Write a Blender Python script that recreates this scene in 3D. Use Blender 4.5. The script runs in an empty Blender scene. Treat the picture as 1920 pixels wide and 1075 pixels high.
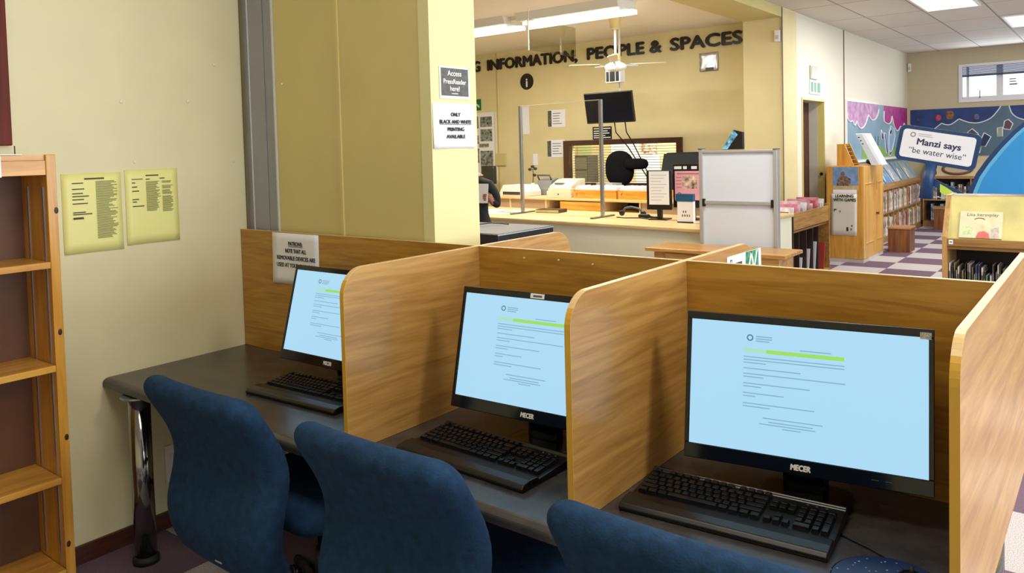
import bpy, bmesh, math, random
from mathutils import Vector, Matrix
random.seed(7)
PI = math.pi
SC = bpy.context.scene
COL = SC.collection

# ---------------------------------------------------------------- camera, world, light, exposure
def make_camera():
    yaw, pitch, roll = 0.6694, -0.0429, -0.0266
    f_px, sx, sy = 1471.63, -23.3, -192.7
    fwd = Vector((-math.sin(yaw)*math.cos(pitch), math.cos(yaw)*math.cos(pitch), math.sin(pitch)))
    right = Vector((math.cos(yaw), math.sin(yaw), 0))
    up = right.cross(fwd)
    r = right*math.cos(roll) + up*math.sin(roll)
    u = -right*math.sin(roll) + up*math.cos(roll)
    cd = bpy.data.cameras.new('camera')
    cd.sensor_width = 36.0
    cd.lens = f_px/1920*36
    cd.shift_x = -sx/1920
    cd.shift_y = sy/1920
    cd.clip_start = 0.05
    cam = bpy.data.objects.new('camera', cd)
    COL.objects.link(cam)
    m = Matrix((r, u, -fwd)).transposed().to_4x4()
    m.translation = Vector((3.3517, -2.2044, 1.6551))
    cam.matrix_world = m
    SC.camera = cam
make_camera()

w = bpy.data.worlds.new('daylight')
SC.world = w
w.use_nodes = True
bg = w.node_tree.nodes['Background']
bg.inputs[0].default_value = (0.90, 0.95, 1.0, 1)
bg.inputs[1].default_value = 1.3

def area(name, loc, size, power, color, target=None, rot=None):
    ld = bpy.data.lights.new(name, 'AREA')
    ld.shape = 'RECTANGLE'
    ld.size, ld.size_y = size
    ld.energy = power
    ld.color = color
    o = bpy.data.objects.new(name, ld)
    COL.objects.link(o)
    o.location = loc
    if rot: o.rotation_euler = rot
    return o
WARM = (1.0, 0.93, 0.80)
COOL = (0.86, 0.93, 1.0)
# fluorescent ceiling lights over the reading room, plus an added fill lamp
area('ceiling_lamp', (4.8, -0.4, 3.27), (1.2, 0.6), 66, WARM)
area('ceiling_lamp', (2.6, 1.9, 3.27), (1.2, 0.6), 44, WARM)
area('ceiling_lamp', (4.8, 3.2, 3.27), (1.2, 0.6), 80, WARM)
area('ceiling_lamp', (2.3, -1.5, 3.27), (1.2, 0.6), 26, WARM)  # added fill lamp, unseen, lifts the surfaces that face the viewer
area('ceiling_lamp', (0.8, 3.4, 3.15), (1.2, 0.6), 50, WARM)
# two ceiling panels of the children's corner and the tubes over the counter
area('ceiling_lamp', (1.67, 8.68, 3.285), (0.58, 1.18), 75, (1, .97, .92))
area('ceiling_lamp', (2.37, 11.36, 3.285), (0.58, 1.18), 75, (1, .97, .92))
area('tube_lamp', (-1.55, 5.42, 3.10), (1.3, 0.22), 80, (1, .95, .86))
area('tube_lamp', (-3.2, 5.42, 3.10), (1.3, 0.22), 70, (1, .95, .86))
area('office_lamp', (-2.6, 9.0, 3.1), (1.0, 0.4), 110, (1, .97, .92))
# daylight from the windows on the far side of the reading room
area('window_light', (8.0, 2.5, 1.75), (9.0, 1.8), 400, COOL, rot=(PI/2, 0, PI/2))
area('window_light', (2.3, 14.7, 2.68), (2.5, 0.6), 30, COOL, rot=(PI/2, 0, PI))

vs = SC.view_settings
vs.view_transform = 'Standard'
vs.look = 'None'
vs.exposure = 0.0
vs.gamma = 1.0
vs.use_curve_mapping = False

# ---------------------------------------------------------------- materials
def lin(c):
    c = c/255.0
    return c/12.92 if c <= 0.04045 else ((c+0.055)/1.055)**2.4
def rgb(c): return (lin(c[0]), lin(c[1]), lin(c[2]), 1)
_M = {}
def mat(name, c, rough=0.5, metal=0.0, var=0.0, vscale=8.0, spec=0.5, bump=0.0, bscale=60.0, coat=0.0):
    if name in _M: return _M[name]
    m = bpy.data.materials.new(name); m.use_nodes = True
    nt = m.node_tree; b = nt.nodes['Principled BSDF']
    b.inputs['Base Color'].default_value = rgb(c)
    b.inputs['Roughness'].default_value = rough
    b.inputs['Metallic'].default_value = metal
    b.inputs['Specular IOR Level'].default_value = spec
    if coat: b.inputs['Coat Weight'].default_value = coat
    tc = nt.nodes.new('ShaderNodeTexCoord')
    if var:
        n = nt.nodes.new('ShaderNodeTexNoise'); n.inputs['Scale'].default_value = vscale
        n.inputs['Detail'].default_value = 4
        nt.links.new(tc.outputs['Object'], n.inputs['Vector'])
        r = nt.nodes.new('ShaderNodeValToRGB')
        r.color_ramp.elements[0].position = 0.3; r.color_ramp.elements[1].position = 0.7
        r.color_ramp.elements[0].color = rgb([max(0, x*(1-var)) for x in c])
        r.color_ramp.elements[1].color = rgb([min(255, x*(1+var)) for x in c])
        nt.links.new(n.outputs['Fac'], r.inputs['Fac'])
        nt.links.new(r.outputs['Color'], b.inputs['Base Color'])
    if bump:
        n2 = nt.nodes.new('ShaderNodeTexNoise'); n2.inputs['Scale'].default_value = bscale
        n2.inputs['Detail'].default_value = 3
        nt.links.new(tc.outputs['Object'], n2.inputs['Vector'])
        bm_ = nt.nodes.new('ShaderNodeBump'); bm_.inputs['Strength'].default_value = bump
        bm_.inputs['Distance'].default_value = 0.004
        nt.links.new(n2.outputs['Fac'], bm_.inputs['Height'])
        nt.links.new(bm_.outputs['Normal'], b.inputs['Normal'])
    _M[name] = m
    return m
def wood(name, c1, c2, axis='x', rough=0.35, grain=26.0, spec=0.5, stretch=0.07, coat=0.0):
    if name in _M: return _M[name]
    m = bpy.data.materials.new(name); m.use_nodes = True
    nt = m.node_tree; b = nt.nodes['Principled BSDF']
    b.inputs['Roughness'].default_value = rough
    b.inputs['Specular IOR Level'].default_value = spec
    if coat:
        b.inputs['Coat Weight'].default_value = coat; b.inputs['Coat Roughness'].default_value = 0.24; b.inputs['Coat IOR'].default_value = 1.7
    tc = nt.nodes.new('ShaderNodeTexCoord'); mp = nt.nodes.new('ShaderNodeMapping')
    s = [1, 1, 1]; s['xyz'.index(axis)] = stretch
    mp.inputs['Scale'].default_value = s
    nt.links.new(tc.outputs['Object'], mp.inputs['Vector'])
    n = nt.nodes.new('ShaderNodeTexNoise'); n.inputs['Scale'].default_value = grain
    n.inputs['Detail'].default_value = 6; n.inputs['Roughness'].default_value = 0.62
    n.inputs['Distortion'].default_value = 1.6
    nt.links.new(mp.outputs['Vector'], n.inputs['Vector'])
    n2 = nt.nodes.new('ShaderNodeTexNoise'); n2.inputs['Scale'].default_value = grain*5
    n2.inputs['Detail'].default_value = 2
    nt.links.new(mp.outputs['Vector'], n2.inputs['Vector'])
    mx = nt.nodes.new('ShaderNodeMath'); mx.operation = 'MULTIPLY_ADD'; mx.inputs[1].default_value = 0.3
    nt.links.new(n2.outputs['Fac'], mx.inputs[0]); nt.links.new(n.outputs['Fac'], mx.inputs[2])
    r = nt.nodes.new('ShaderNodeValToRGB')
    r.color_ramp.elements[0].position = 0.48; r.color_ramp.elements[1].position = 0.8
    r.color_ramp.elements[0].color = rgb(c1); r.color_ramp.elements[1].color = rgb(c2)
    nt.links.new(mx.outputs[0], r.inputs['Fac'])
    nt.links.new(r.outputs['Color'], b.inputs['Base Color'])
    _M[name] = m
    return m
def emit(name, c, strength=1.0, base=None):
    if name in _M: return _M[name]
    m = bpy.data.materials.new(name); m.use_nodes = True
    b = m.node_tree.nodes['Principled BSDF']
    b.inputs['Base Color'].default_value = rgb(base) if base else (0, 0, 0, 1)
    b.inputs['Roughness'].default_value = 0.35
    b.inputs['Emission Color'].default_value = rgb(c)
    b.inputs['Emission Strength'].default_value = strength
    _M[name] = m
    return m
def carpet():
    m = bpy.data.materials.new('carpet_tiles'); m.use_nodes = True
    nt = m.node_tree; b = nt.nodes['Principled BSDF']
    b.inputs['Roughness'].default_value = 0.95; b.inputs['Specular IOR Level'].default_value = 0.1
    tc = nt.nodes.new('ShaderNodeTexCoord'); mp = nt.nodes.new('ShaderNodeMapping')
    T = 0.576
    mp.inputs['Scale'].default_value = (1/T, 1/T, 0)
    mp.inputs['Location'].default_value = (-1.0/T, -1.845/T, 0.5)
    nt.links.new(tc.outputs['Object'], mp.inputs['Vector'])
    ck = nt.nodes.new('ShaderNodeTexChecker'); ck.inputs['Scale'].default_value = 1.0
    nt.links.new(mp.outputs['Vector'], ck.inputs['Vector'])
    n = nt.nodes.new('ShaderNodeTexNoise'); n.inputs['Scale'].default_value = 260; n.inputs['Detail'].default_value = 2
    nt.links.new(tc.outputs['Object'], n.inputs['Vector'])
    ra = nt.nodes.new('ShaderNodeValToRGB'); rb = nt.nodes.new('ShaderNodeValToRGB')
    for r, a, c in ((ra, (92, 74, 88), (124, 102, 118)), (rb, (146, 140, 142), (208, 202, 204))):
        r.color_ramp.elements[0].position = 0.35; r.color_ramp.elements[1].position = 0.65
        r.color_ramp.elements[0].color = rgb(a); r.color_ramp.elements[1].color = rgb(c)
        nt.links.new(n.outputs['Fac'], r.inputs['Fac'])
    nt.links.new(ra.outputs['Color'], ck.inputs['Color1']); nt.links.new(rb.outputs['Color'], ck.inputs['Color2'])
    nt.links.new(ck.outputs['Color'], b.inputs['Base Color'])
    return m
def tile_ceiling():
    m = bpy.data.materials.new('ceiling_tiles'); m.use_nodes = True
    nt = m.node_tree; b = nt.nodes['Principled BSDF']
    b.inputs['Roughness'].default_value = 0.8
    tc = nt.nodes.new('ShaderNodeTexCoord'); mp = nt.nodes.new('ShaderNodeMapping')
    mp.inputs['Location'].default_value = (0.05, 0.29, 0)
    nt.links.new(tc.outputs['Object'], mp.inputs['Vector'])
    br = nt.nodes.new('ShaderNodeTexBrick')
    br.offset = 0.0; br.squash = 1.0
    br.inputs['Scale'].default_value = 1.0
    br.inputs['Mortar Size'].default_value = 0.011
    br.inputs['Mortar Smooth'].default_value = 0.0
    br.inputs['Brick Width'].default_value = 0.69; br.inputs['Row Height'].default_value = 1.37
    br.inputs['Color1'].default_value = rgb((222, 216, 206)); br.inputs['Color2'].default_value = rgb((214, 208, 200))
    br.inputs['Mortar'].default_value = rgb((160, 152, 142))
    nt.links.new(mp.outputs['Vector'], br.inputs['Vector'])
    nt.links.new(br.outputs['Color'], b.inputs['Base Color'])
    return m
def glass(name='clear_acrylic', tint=(1, 1, 1, 1), refl=0.12):
    if name in _M: return _M[name]
    m = bpy.data.materials.new(name); m.use_nodes = True
    nt = m.node_tree; nt.nodes.clear()
    o = nt.nodes.new('ShaderNodeOutputMaterial'); mix = nt.nodes.new('ShaderNodeMixShader')
    t = nt.nodes.new('ShaderNodeBsdfTransparent'); t.inputs['Color'].default_value = tint
    g = nt.nodes.new('ShaderNodeBsdfGlossy'); g.inputs['Roughness'].default_value = 0.03
    fr = nt.nodes.new('ShaderNodeFresnel'); fr.inputs['IOR'].default_value = 1.45
    mul = nt.nodes.new('ShaderNodeMath'); mul.operation = 'ADD'; mul.inputs[1].default_value = refl*0.15
    geo = nt.nodes.new('ShaderNodeNewGeometry'); inv = nt.nodes.new('ShaderNodeMath'); inv.operation = 'SUBTRACT'; inv.inputs[0].default_value = 1.0
    nt.links.new(geo.outputs['Backfacing'], inv.inputs[1])
    fin = nt.nodes.new('ShaderNodeMath'); fin.operation = 'MULTIPLY'
    nt.links.new(fr.outputs[0], mul.inputs[0])
    nt.links.new(mul.outputs[0], fin.inputs[0]); nt.links.new(inv.outputs[0], fin.inputs[1])
    nt.links.new(fin.outputs[0], mix.inputs[0])
    nt.links.new(t.outputs[0], mix.inputs[1]); nt.links.new(g.outputs[0], mix.inputs[2])
    nt.links.new(mix.outputs[0], o.inputs[0])
    _M[name] = m
    return m

# ---------------------------------------------------------------- mesh helpers
class MB:
    def __init__(self): self.bm = bmesh.new()
    def box(self, lo, hi, mi=0):
        x0, y0, z0 = lo; x1, y1, z1 = hi
        v = [self.bm.verts.new(p) for p in ((x0,y0,z0),(x1,y0,z0),(x1,y1,z0),(x0,y1,z0),(x0,y0,z1),(x1,y0,z1),(x1,y1,z1),(x0,y1,z1))]
        for q in ((0,3,2,1),(4,5,6,7),(0,1,5,4),(1,2,6,5),(2,3,7,6),(3,0,4,7)):
            f = self.bm.faces.new([v[i] for i in q]); f.material_index = mi
        return self
    def quad(self, a, b, c, d, mi=0):
        f = self.bm.faces.new([self.bm.verts.new(p) for p in (a, b, c, d)]); f.material_index = mi
        return self
    def tube(self, pts, r, seg=10, r2=None, cap=True, mi=0):
        pts = [Vector(p) for p in pts]; n = len(pts); rings = []
        prev = None
        for i, p in enumerate(pts):
            t = (pts[min(i+1, n-1)] - pts[max(i-1, 0)]).normalized()
            if prev is None:
                a = Vector((0, 0, 1)) if abs(t.z) < 0.9 else Vector((1, 0, 0))
                e1 = t.cross(a).normalized()
            else:
                e1 = (prev - t*prev.dot(t)).normalized()
            prev = e1; e2 = t.cross(e1)
            rr = r if r2 is None else r + (r2-r)*i/(n-1)
            if isinstance(r, (list, tuple)): rr = r[i]
            rings.append([self.bm.verts.new(p + e1*rr*math.cos(2*PI*k/seg) + e2*rr*math.sin(2*PI*k/seg)) for k in range(seg)])
        for a, b in zip(rings, rings[1:]):
            for k in range(seg):
                f = self.bm.faces.new((a[k], a[(k+1) % seg], b[(k+1) % seg], b[k])); f.smooth = True; f.material_index = mi
        if cap:
            f = self.bm.faces.new(list(reversed(rings[0]))); f.material_index = mi
            f = self.bm.faces.new(rings[-1]); f.material_index = mi
        return self
    def prism(self, poly, fn, a, b, mi=0):
        # poly: 2-D points, fn(u, v, w) -> 3-D, extruded in w from a to b
        n = len(poly)
        A = [self.bm.verts.new(fn(u, v, a)) for u, v in poly]
        B = [self.bm.verts.new(fn(u, v, b)) for u, v in poly]
        fs = [self.bm.faces.new(A), self.bm.faces.new(list(reversed(B)))]
        for i in range(n): fs.append(self.bm.faces.new((A[i], B[i], B[(i+1) % n], A[(i+1) % n])))
        for f in fs: f.material_index = mi
        return self
    def lathe(self, prof, seg=24, c=(0, 0, 0), mi=0):
        rings = []
        for r, z in prof:
            rings.append([self.bm.verts.new((c[0]+r*math.cos(2*PI*k/seg), c[1]+r*math.sin(2*PI*k/seg), c[2]+z)) for k in range(seg)])
        for a, b in zip(rings, rings[1:]):
            for k in range(seg):
                f = self.bm.faces.new((a[k], a[(k+1) % seg], b[(k+1) % seg], b[k])); f.smooth = True; f.material_index = mi
        self.bm.faces.new(list(reversed(rings[0]))).material_index = mi
        self.bm.faces.new(rings[-1]).material_index = mi
        return self
    def rbox(self, c, h, r, n=6, deform=None, mi=0):
        # rounded cushion-like box: centre, half sizes, corner radii (each a triple)
        idx = {}
        def vert(i, j, k):
            key = (i, j, k)
            if key not in idx:
                p = [(-1+2*q/n) for q in key]
                # concentrate samples near the edges
                p = [math.sin(q*PI/2) for q in p]
                q = [p[a]*h[a] for a in range(3)]
                inn = [max(-(h[a]-r[a]), min(h[a]-r[a], q[a])) for a in range(3)]
                d = Vector([(q[a]-inn[a])/r[a] if r[a] > 0 else 0 for a in range(3)])
                if d.length > 1e-9: d = d.normalized()
                o = [inn[a]+d[a]*r[a] for a in range(3)]
                P = Vector((c[0]+o[0], c[1]+o[1], c[2]+o[2]))
                if deform: P = Vector(deform(*P))
                idx[key] = self.bm.verts.new(P)
            return idx[key]
        for a in range(n):
            for b in range(n):
                for quad in (((a,b,0),(a,b+1,0),(a+1,b+1,0),(a+1,b,0)), ((a,b,n),(a+1,b,n),(a+1,b+1,n),(a,b+1,n)),
                             ((a,0,b),(a+1,0,b),(a+1,0,b+1),(a,0,b+1)), ((a,n,b),(a,n,b+1),(a+1,n,b+1),(a+1,n,b)),
                             ((0,a,b),(0,a,b+1),(0,a+1,b+1),(0,a+1,b)), ((n,a,b),(n,a+1,b),(n,a+1,b+1),(n,a,b+1))):
                    f = self.bm.faces.new([vert(*q) for q in quad]); f.smooth = True; f.material_index = mi
        return self
    def xf(self, m):
        bmesh.ops.transform(self.bm, matrix=m, verts=self.bm.verts); return self
    def build(self, name, m, parent=None, bevel=0.0, kind=None, label=None, seg=2, smooth=False):
        bmesh.ops.recalc_face_normals(self.bm, faces=self.bm.faces)
        if bevel:
            es = [e for e in self.bm.edges if len(e.link_faces) == 2 and e.calc_face_angle(0) > 0.6]
            bmesh.ops.bevel(self.bm, geom=es, offset=bevel, segments=seg, affect='EDGES', profile=0.5, clamp_overlap=True)
        me = bpy.data.meshes.new(name)
        self.bm.to_mesh(me); self.bm.free()
        for x in (m if isinstance(m, (list, tuple)) else [m]): me.materials.append(x)
        if smooth:
            for p in me.polygons: p.use_smooth = True
        o = bpy.data.objects.new(name, me); COL.objects.link(o)
        if parent: o.parent = parent
        if kind: o['kind'] = kind
        if label: o['label'] = label
        return o
def tag(o, label, cat, group=None):
    o['label'] = label; o['category'] = cat
    if group: o['group'] = group
    return o
def thing(name, label, cat, loc=(0, 0, 0), rz=0.0, group=None):
    o = bpy.data.objects.new(name, None); COL.objects.link(o)
    o.location = loc; o.rotation_euler = (0, 0, rz)
    o.empty_display_size = 0.1
    return tag(o, label, cat, group)
def part(name, m, parent, *boxes, bevel=0.0, label=None, kind=None):
    mb = MB()
    for lo, hi in boxes: mb.box(lo, hi)
    return mb.build(name, m, parent, bevel, kind=kind, label=label)
def struct(name, m, *boxes, parent=None, bevel=0.0):
    return part(name, m, parent, *boxes, bevel=bevel, kind='structure')
def copy_tree(o, parent=None):
    c = o.copy(); COL.objects.link(c)
    if parent: c.parent = parent
    for ch in list(o.children): copy_tree(ch, c)
    return c
def basis(o, u, n):
    # local x = u (to the right), y = up the sheet, z = n (out of the sheet)
    u = Vector(u).normalized(); n = Vector(n).normalized(); v = n.cross(u).normalized()
    n = u.cross(v)
    m = Matrix((u, v, n)).transposed().to_4x4(); m.translation = Vector(o)
    return m
FONT_CACHE = {}
def text(parent, name, s, size, x, y, m, z=0.0015, align='CENTER', bold=0.0, extrude=0.0004, rot=0.0, sx=1.0, space=1.0, shear=0.0, width=None, label=None):
    cu = bpy.data.curves.new('t', 'FONT')
    cu.body = s; cu.size = size; cu.align_x = align; cu.extrude = extrude
    cu.space_character = space; cu.shear = shear; cu.resolution_u = 3
    to = bpy.data.objects.new('t', cu); COL.objects.link(to)
    bpy.context.view_layer.update()
    dg = bpy.context.evaluated_depsgraph_get()
    me = bpy.data.meshes.new_from_object(to.evaluated_get(dg))
    bpy.data.objects.remove(to); bpy.data.curves.remove(cu)
    if width:
        xs = [v.co.x for v in me.vertices]
        sx = width/(max(xs)-min(xs))
    if bold:
        b2 = bmesh.new()
        for q_, (dx, dy) in enumerate(((-bold, 0), (bold, 0), (0, bold*0.8), (0, -bold*0.8), (0, 0))):
            k0 = len(b2.verts); b2.from_mesh(me); b2.verts.ensure_lookup_table()
            for v in b2.verts[k0:]: v.co.x += dx/sx; v.co.y += dy; v.co.z += 0.00012*q_
        b2.to_mesh(me); b2.free()
    me.name = name
    me.transform(Matrix.Translation((x, y, z)) @ Matrix.Rotation(rot, 4, 'Z') @ Matrix.Diagonal((sx, 1, 1, 1)))
    me.materials.clear(); me.materials.append(m)
    o = bpy.data.objects.new(name, me); COL.objects.link(o)
    o.parent = parent
    if label: o['label'] = label
    return o
def sheet(name, label, cat, o, u, n, w, h, m, group=None, t=0.0012, curl=0.0):
    mb = MB()
    if curl:
        N = 8
        top = [[mb.bm.verts.new((w*i/N, h*j/N, t + curl*((1-j/N)**2)*abs(2*i/N-1)**2)) for i in range(N+1)] for j in range(N+1)]
        bot = [[mb.bm.verts.new((w*i/N, h*j/N, curl*((1-j/N)**2)*abs(2*i/N-1)**2)) for i in range(N+1)] for j in range(N+1)]
        for j in range(N):
            for i in range(N):
                mb.bm.faces.new((top[j][i], top[j][i+1], top[j+1][i+1], top[j+1][i])).smooth = True
                mb.bm.faces.new((bot[j][i], bot[j+1][i], bot[j+1][i+1], bot[j][i+1])).smooth = True
        ring = lambda g: [g[0][i] for i in range(N+1)] + [g[j][N] for j in range(1, N+1)] + [g[N][i] for i in range(N-1, -1, -1)] + [g[j][0] for j in range(N-1, 0, -1)]
        a, b = ring(bot), ring(top)
        for i in range(len(a)): mb.bm.faces.new((a[i], a[(i+1) % len(a)], b[(i+1) % len(a)], b[i]))
    else:
        mb.box((0, 0, 0), (w, h, t))
    ob = mb.build(name, m)
    ob.matrix_world = basis(o, u, n)
    return tag(ob, label, cat, group)
def bars(parent, name, m, rects, z=0.0016, t=0.0004):
    mb = MB()
    for x0, y0, x1, y1 in rects: mb.box((min(x0,x1), min(y0,y1), z), (max(x0,x1), max(y0,y1), z+t))
    return mb.build(name, m, parent)
def text_lines(x0, x1, y, n, dy, th, rag=0.3, rnd=random):
    out = []
    for i in range(n):
        out.append((x0, y-i*dy, x1-(x1-x0)*rag*rnd.random(), y-i*dy-th))
    return out
def cloud(pts, fn_top, n=8): pass
ORD = 'first second third fourth fifth sixth seventh eighth ninth tenth eleventh twelfth thirteenth fourteenth fifteenth sixteenth seventeenth eighteenth nineteenth twentieth'.split()
def ordinal(i):
    if i < 20: return ORD[i]
    tens = {2: 'twenty', 3: 'thirty', 4: 'forty'}; tth = {2: 'twentieth', 3: 'thirtieth', 4: 'fortieth'}
    t, u = divmod(i+1, 10)
    return tth[t] if u == 0 else tens[t] + '-' + ORD[u-1]

# palette
WALL = mat('cream_wall_paint', (226, 218, 178), 0.6, var=0.02, vscale=3)
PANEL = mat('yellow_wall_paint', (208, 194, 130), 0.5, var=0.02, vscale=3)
BACKWALL = mat('warm_yellow_wall_paint', (222, 208, 158), 0.6, var=0.015, vscale=3)
PILLAR = mat('daylit_yellow_paint', (220, 214, 158), 0.55)  # paler than the panels: daylight on the end face put into the colour
WHITEWALL = mat('pale_wall_paint', (228, 224, 206), 0.6)
TANWALL = mat('tan_wall_paint', (196, 182, 150), 0.6)
CEIL = mat('plaster_ceiling', (246, 236, 218), 0.8)
WHITE = mat('white_paint', (236, 236, 232), 0.45)
PAPER = mat('white_paper', (238, 239, 246), 0.6)
YPAPER = mat('yellow_paper', (238, 235, 150), 0.45)
INK = mat('black_ink', (24, 22, 24), 0.6)
GREYINK = mat('grey_ink', (96, 94, 88), 0.7)
FAINT = mat('faint_ink', (150, 148, 96), 0.7)
DARKW = wood('dark_brown_wood', (52, 24, 16), (84, 40, 26), 'y', 0.4)
OAK = wood('oak_veneer', (156, 108, 34), (190, 142, 58), 'x', 0.32, grain=20)
OAKY = wood('oak_veneer_side', (158, 114, 54), (190, 146, 80), 'y', 0.42, grain=18, spec=0.35, coat=0.5)
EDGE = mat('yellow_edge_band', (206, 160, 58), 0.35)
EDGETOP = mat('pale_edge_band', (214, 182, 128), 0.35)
DESKTOP = mat('charcoal_laminate', (62, 59, 58), 0.26, var=0.16, vscale=14)
CHROME = mat('dark_chrome', (150, 150, 150), 0.12, metal=1.0)
ALU = mat('aluminium', (176, 182, 192), 0.3, metal=0.85)
BLACK = mat('black_plastic', (16, 17, 19), 0.32)
BLACKG = mat('gloss_black_plastic', (9, 12, 20), 0.12)
KEYB = mat('keyboard_plastic', (14, 15, 16), 0.3)
KEYC = mat('keycap_plastic', (22, 23, 26), 0.2)
BLUE = mat('blue_upholstery', (31, 57, 87), 0.92, var=0.12, vscale=34, spec=0.15, bump=0.5, bscale=160)
PINE = wood('varnished_pine', (186, 126, 42), (220, 164, 70), 'z', 0.3, grain=12, stretch=0.06)
PINEY = wood('varnished_pine_shelf', (188, 128, 46), (222, 168, 78), 'y', 0.3, grain=12, stretch=0.06)
BIRCH = wood('light_beech', (206, 174, 118), (226, 198, 148), 'x', 0.4, grain=12)
ORANGEW = wood('orange_pine', (196, 124, 34), (238, 170, 70), 'x', 0.35, grain=14)
# ================================================================ the room
struct('floor', carpet(), ((-6.6, -5, -0.1), (8.2, 15.2, 0)))
struct('ceiling', tile_ceiling(), ((0.08, -5, 3.32), (8.2, 15.2, 3.42)))
struct('ceiling_counter_area', CEIL, ((-6.6, 0.05, 3.25), (-0.42, 8.2, 3.42)))
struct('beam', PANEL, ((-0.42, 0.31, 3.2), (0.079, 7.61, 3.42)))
struct('wall_left', WALL, ((-0.2, -5, 0), (0, 0.03, 3.32)))
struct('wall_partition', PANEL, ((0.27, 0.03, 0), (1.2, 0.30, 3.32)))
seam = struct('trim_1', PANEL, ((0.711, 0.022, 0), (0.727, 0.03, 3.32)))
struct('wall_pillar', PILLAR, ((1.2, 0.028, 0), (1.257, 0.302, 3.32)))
GREYSTEEL = mat('grey_steel_paint', (150, 152, 160), 0.45, var=0.03, vscale=5)
struct('trim_2', GREYSTEEL, ((0.0, 0.045, 0), (0.075, 0.30, 3.32)), ((0.078, 0.026, 0), (0.19, 0.30, 3.32)), ((0.193, 0.03, 0), (0.262, 0.30, 3.32)))
struct('trim_3', mat('pale_grey_paint', (200, 202, 206), 0.4), ((0.073, 0.022, 0), (0.079, 0.046, 3.32)), ((0.262, 0.022, 0), (0.270, 0.30, 3.32)))
struct('wall_inner', BACKWALL, ((-6.6, 0.05, 0), (-0.0, 0.30, 3.32)))
struct('wall_counter_left', BACKWALL, ((-6.6, 0.3, 0), (-6.4, 8.2, 3.32)))
# back wall with its window opening
WX0, WX1, WZ0, WZ1 = -3.33, -1.50, 1.12, 1.70
struct('wall_back', BACKWALL, ((-6.4, 8, 0), (WX0, 8.15, 3.32)), ((WX1, 8, 0), (-0.30, 8.15, 3.32)), ((WX0, 8, 0), (WX1, 8.15, WZ0)), ((WX0, 8, WZ1), (WX1, 8.15, 3.32)))
struct('pillar_back', BACKWALL, ((-0.415, 7.62, 0), (0.078, 8.15, 3.32)))
struct('trim_4', mat('wall_joint', (196, 172, 110), 0.6), ((-4.735, 7.994, 0), (-4.715, 8, 3.25)))  # strip marking the joint between wall panels
struct('wall_office', BACKWALL, ((-5, 10, 0), (-0.3, 10.1, 3.3)))
struct('wall_office_side', BACKWALL, ((-5.1, 8.15, 0), (-5, 10, 3.3)), ((-0.4, 8.15, 0), (-0.3, 10, 3.3)))
struct('ceiling_office', CEIL, ((-5.1, 8.15, 3.25), (-0.3, 10.1, 3.42)))
# wall with the door, running away from the viewer
DY0, DY1, DZ = 8.33, 9.33, 2.24
struct('wall_right', WHITEWALL, ((-0.12, 8.15, 0), (0.08, DY0, 3.32)), ((-0.12, DY1, 0), (0.08, 14.85, 3.32)), ((-0.12, DY0, DZ), (0.08, DY1, 3.32)))
struct('trim_5', mat('yellow_door_frame', (206, 192, 112), 0.4), ((0.0, DY1-0.03, 0), (0.092, DY1, DZ)), ((0.0, DY0, 0), (0.092, DY0+0.03, DZ)), ((0.0, DY0+0.03, DZ-0.03), (0.092, DY1-0.03, DZ)))
struct('trim_6', mat('grey_door_lining', (196, 190, 178), 0.5), ((-0.12, DY1-0.034, 0), (-0.001, DY1, DZ)), ((-0.12, DY0+0.03, DZ-0.034), (-0.001, DY1-0.034, DZ)))
dr = struct('door_1', DARKW, ((-0.17, DY0-0.1, 0), (-0.123, DY1+0.1, DZ+.05)))
hd = MB().box((-0.123, 8.70, 1.16), (-0.113, 8.75, 1.34)); hd.tube([(-0.12, 8.72, 1.22), (-0.085, 8.72, 1.22), (-0.085, 8.60, 1.22)], 0.010)
hd.build('door_handle', ALU, dr, label='metal lever handle on its plate')
lk = MB().lathe([(0.022, 0), (0.022, 0.02)], 12).xf(basis((0.05, DY1-0.0305, 1.20), (1, 0, 0), (0, -1, 0))).build('door_stop', BLACK, dr, label='small black stop on the frame')
struct('trim_7', mat('dark_joint', (110, 100, 84), 0.6), ((0.08, 10.335, 0), (0.090, 10.36, 3.32)))
struct('trim_8', mat('dark_joint', (110, 100, 84), 0.6), ((0.0795, 7.60, 0), (0.0860, 7.622, 3.32)))
# far wall with the high window
FX0, FX1, FZ0, FZ1 = 0.99, 3.60, 2.36, 3.00
struct('wall_far', TANWALL, ((-0.12, 14.85, 0), (FX0, 15.05, 3.32)), ((FX1, 14.85, 0), (8.2, 15.05, 3.32)), ((FX0, 14.85, 0), (FX1, 15.05, FZ0)), ((FX0, 14.85, FZ1), (FX1, 15.05, 3.32)))
wf = struct('window_1', mat('window_frame_paint', (224, 224, 228), 0.4), ((FX0-0.03, 14.82, FZ0-0.04), (FX1, 14.87, FZ0+0.02)), ((FX0-0.03, 14.82, FZ1-0.02), (FX1, 14.87, FZ1+0.03)),
            ((FX0-0.03, 14.82, FZ0+0.02), (FX0+0.03, 14.87, FZ1-0.02)), ((FX0+0.09, 14.895, FZ0+0.06), (FX0+0.13, 14.935, FZ1)), ((1.56, 14.885, FZ0+0.06), (1.66, 14.935, FZ1)), ((2.16, 14.885, FZ0+0.06), (2.26, 14.935, FZ1)), ((2.9, 14.885, FZ0+0.06), (3.0, 14.935, FZ1)), ((FX0, 14.88, FZ0+0.001), (FX1, 14.94, FZ0+0.06)))
MB().box((1.76, 14.905, 2.70), (1.86, 14.909, 2.715)).box((1.76, 14.905, 2.655), (1.86, 14.909, 2.67)).box((1.76, 14.905, 2.60), (1.88, 14.909, 2.622)).build('pane_print', GREYINK, wf, label='small grey print on the pane')
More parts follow.
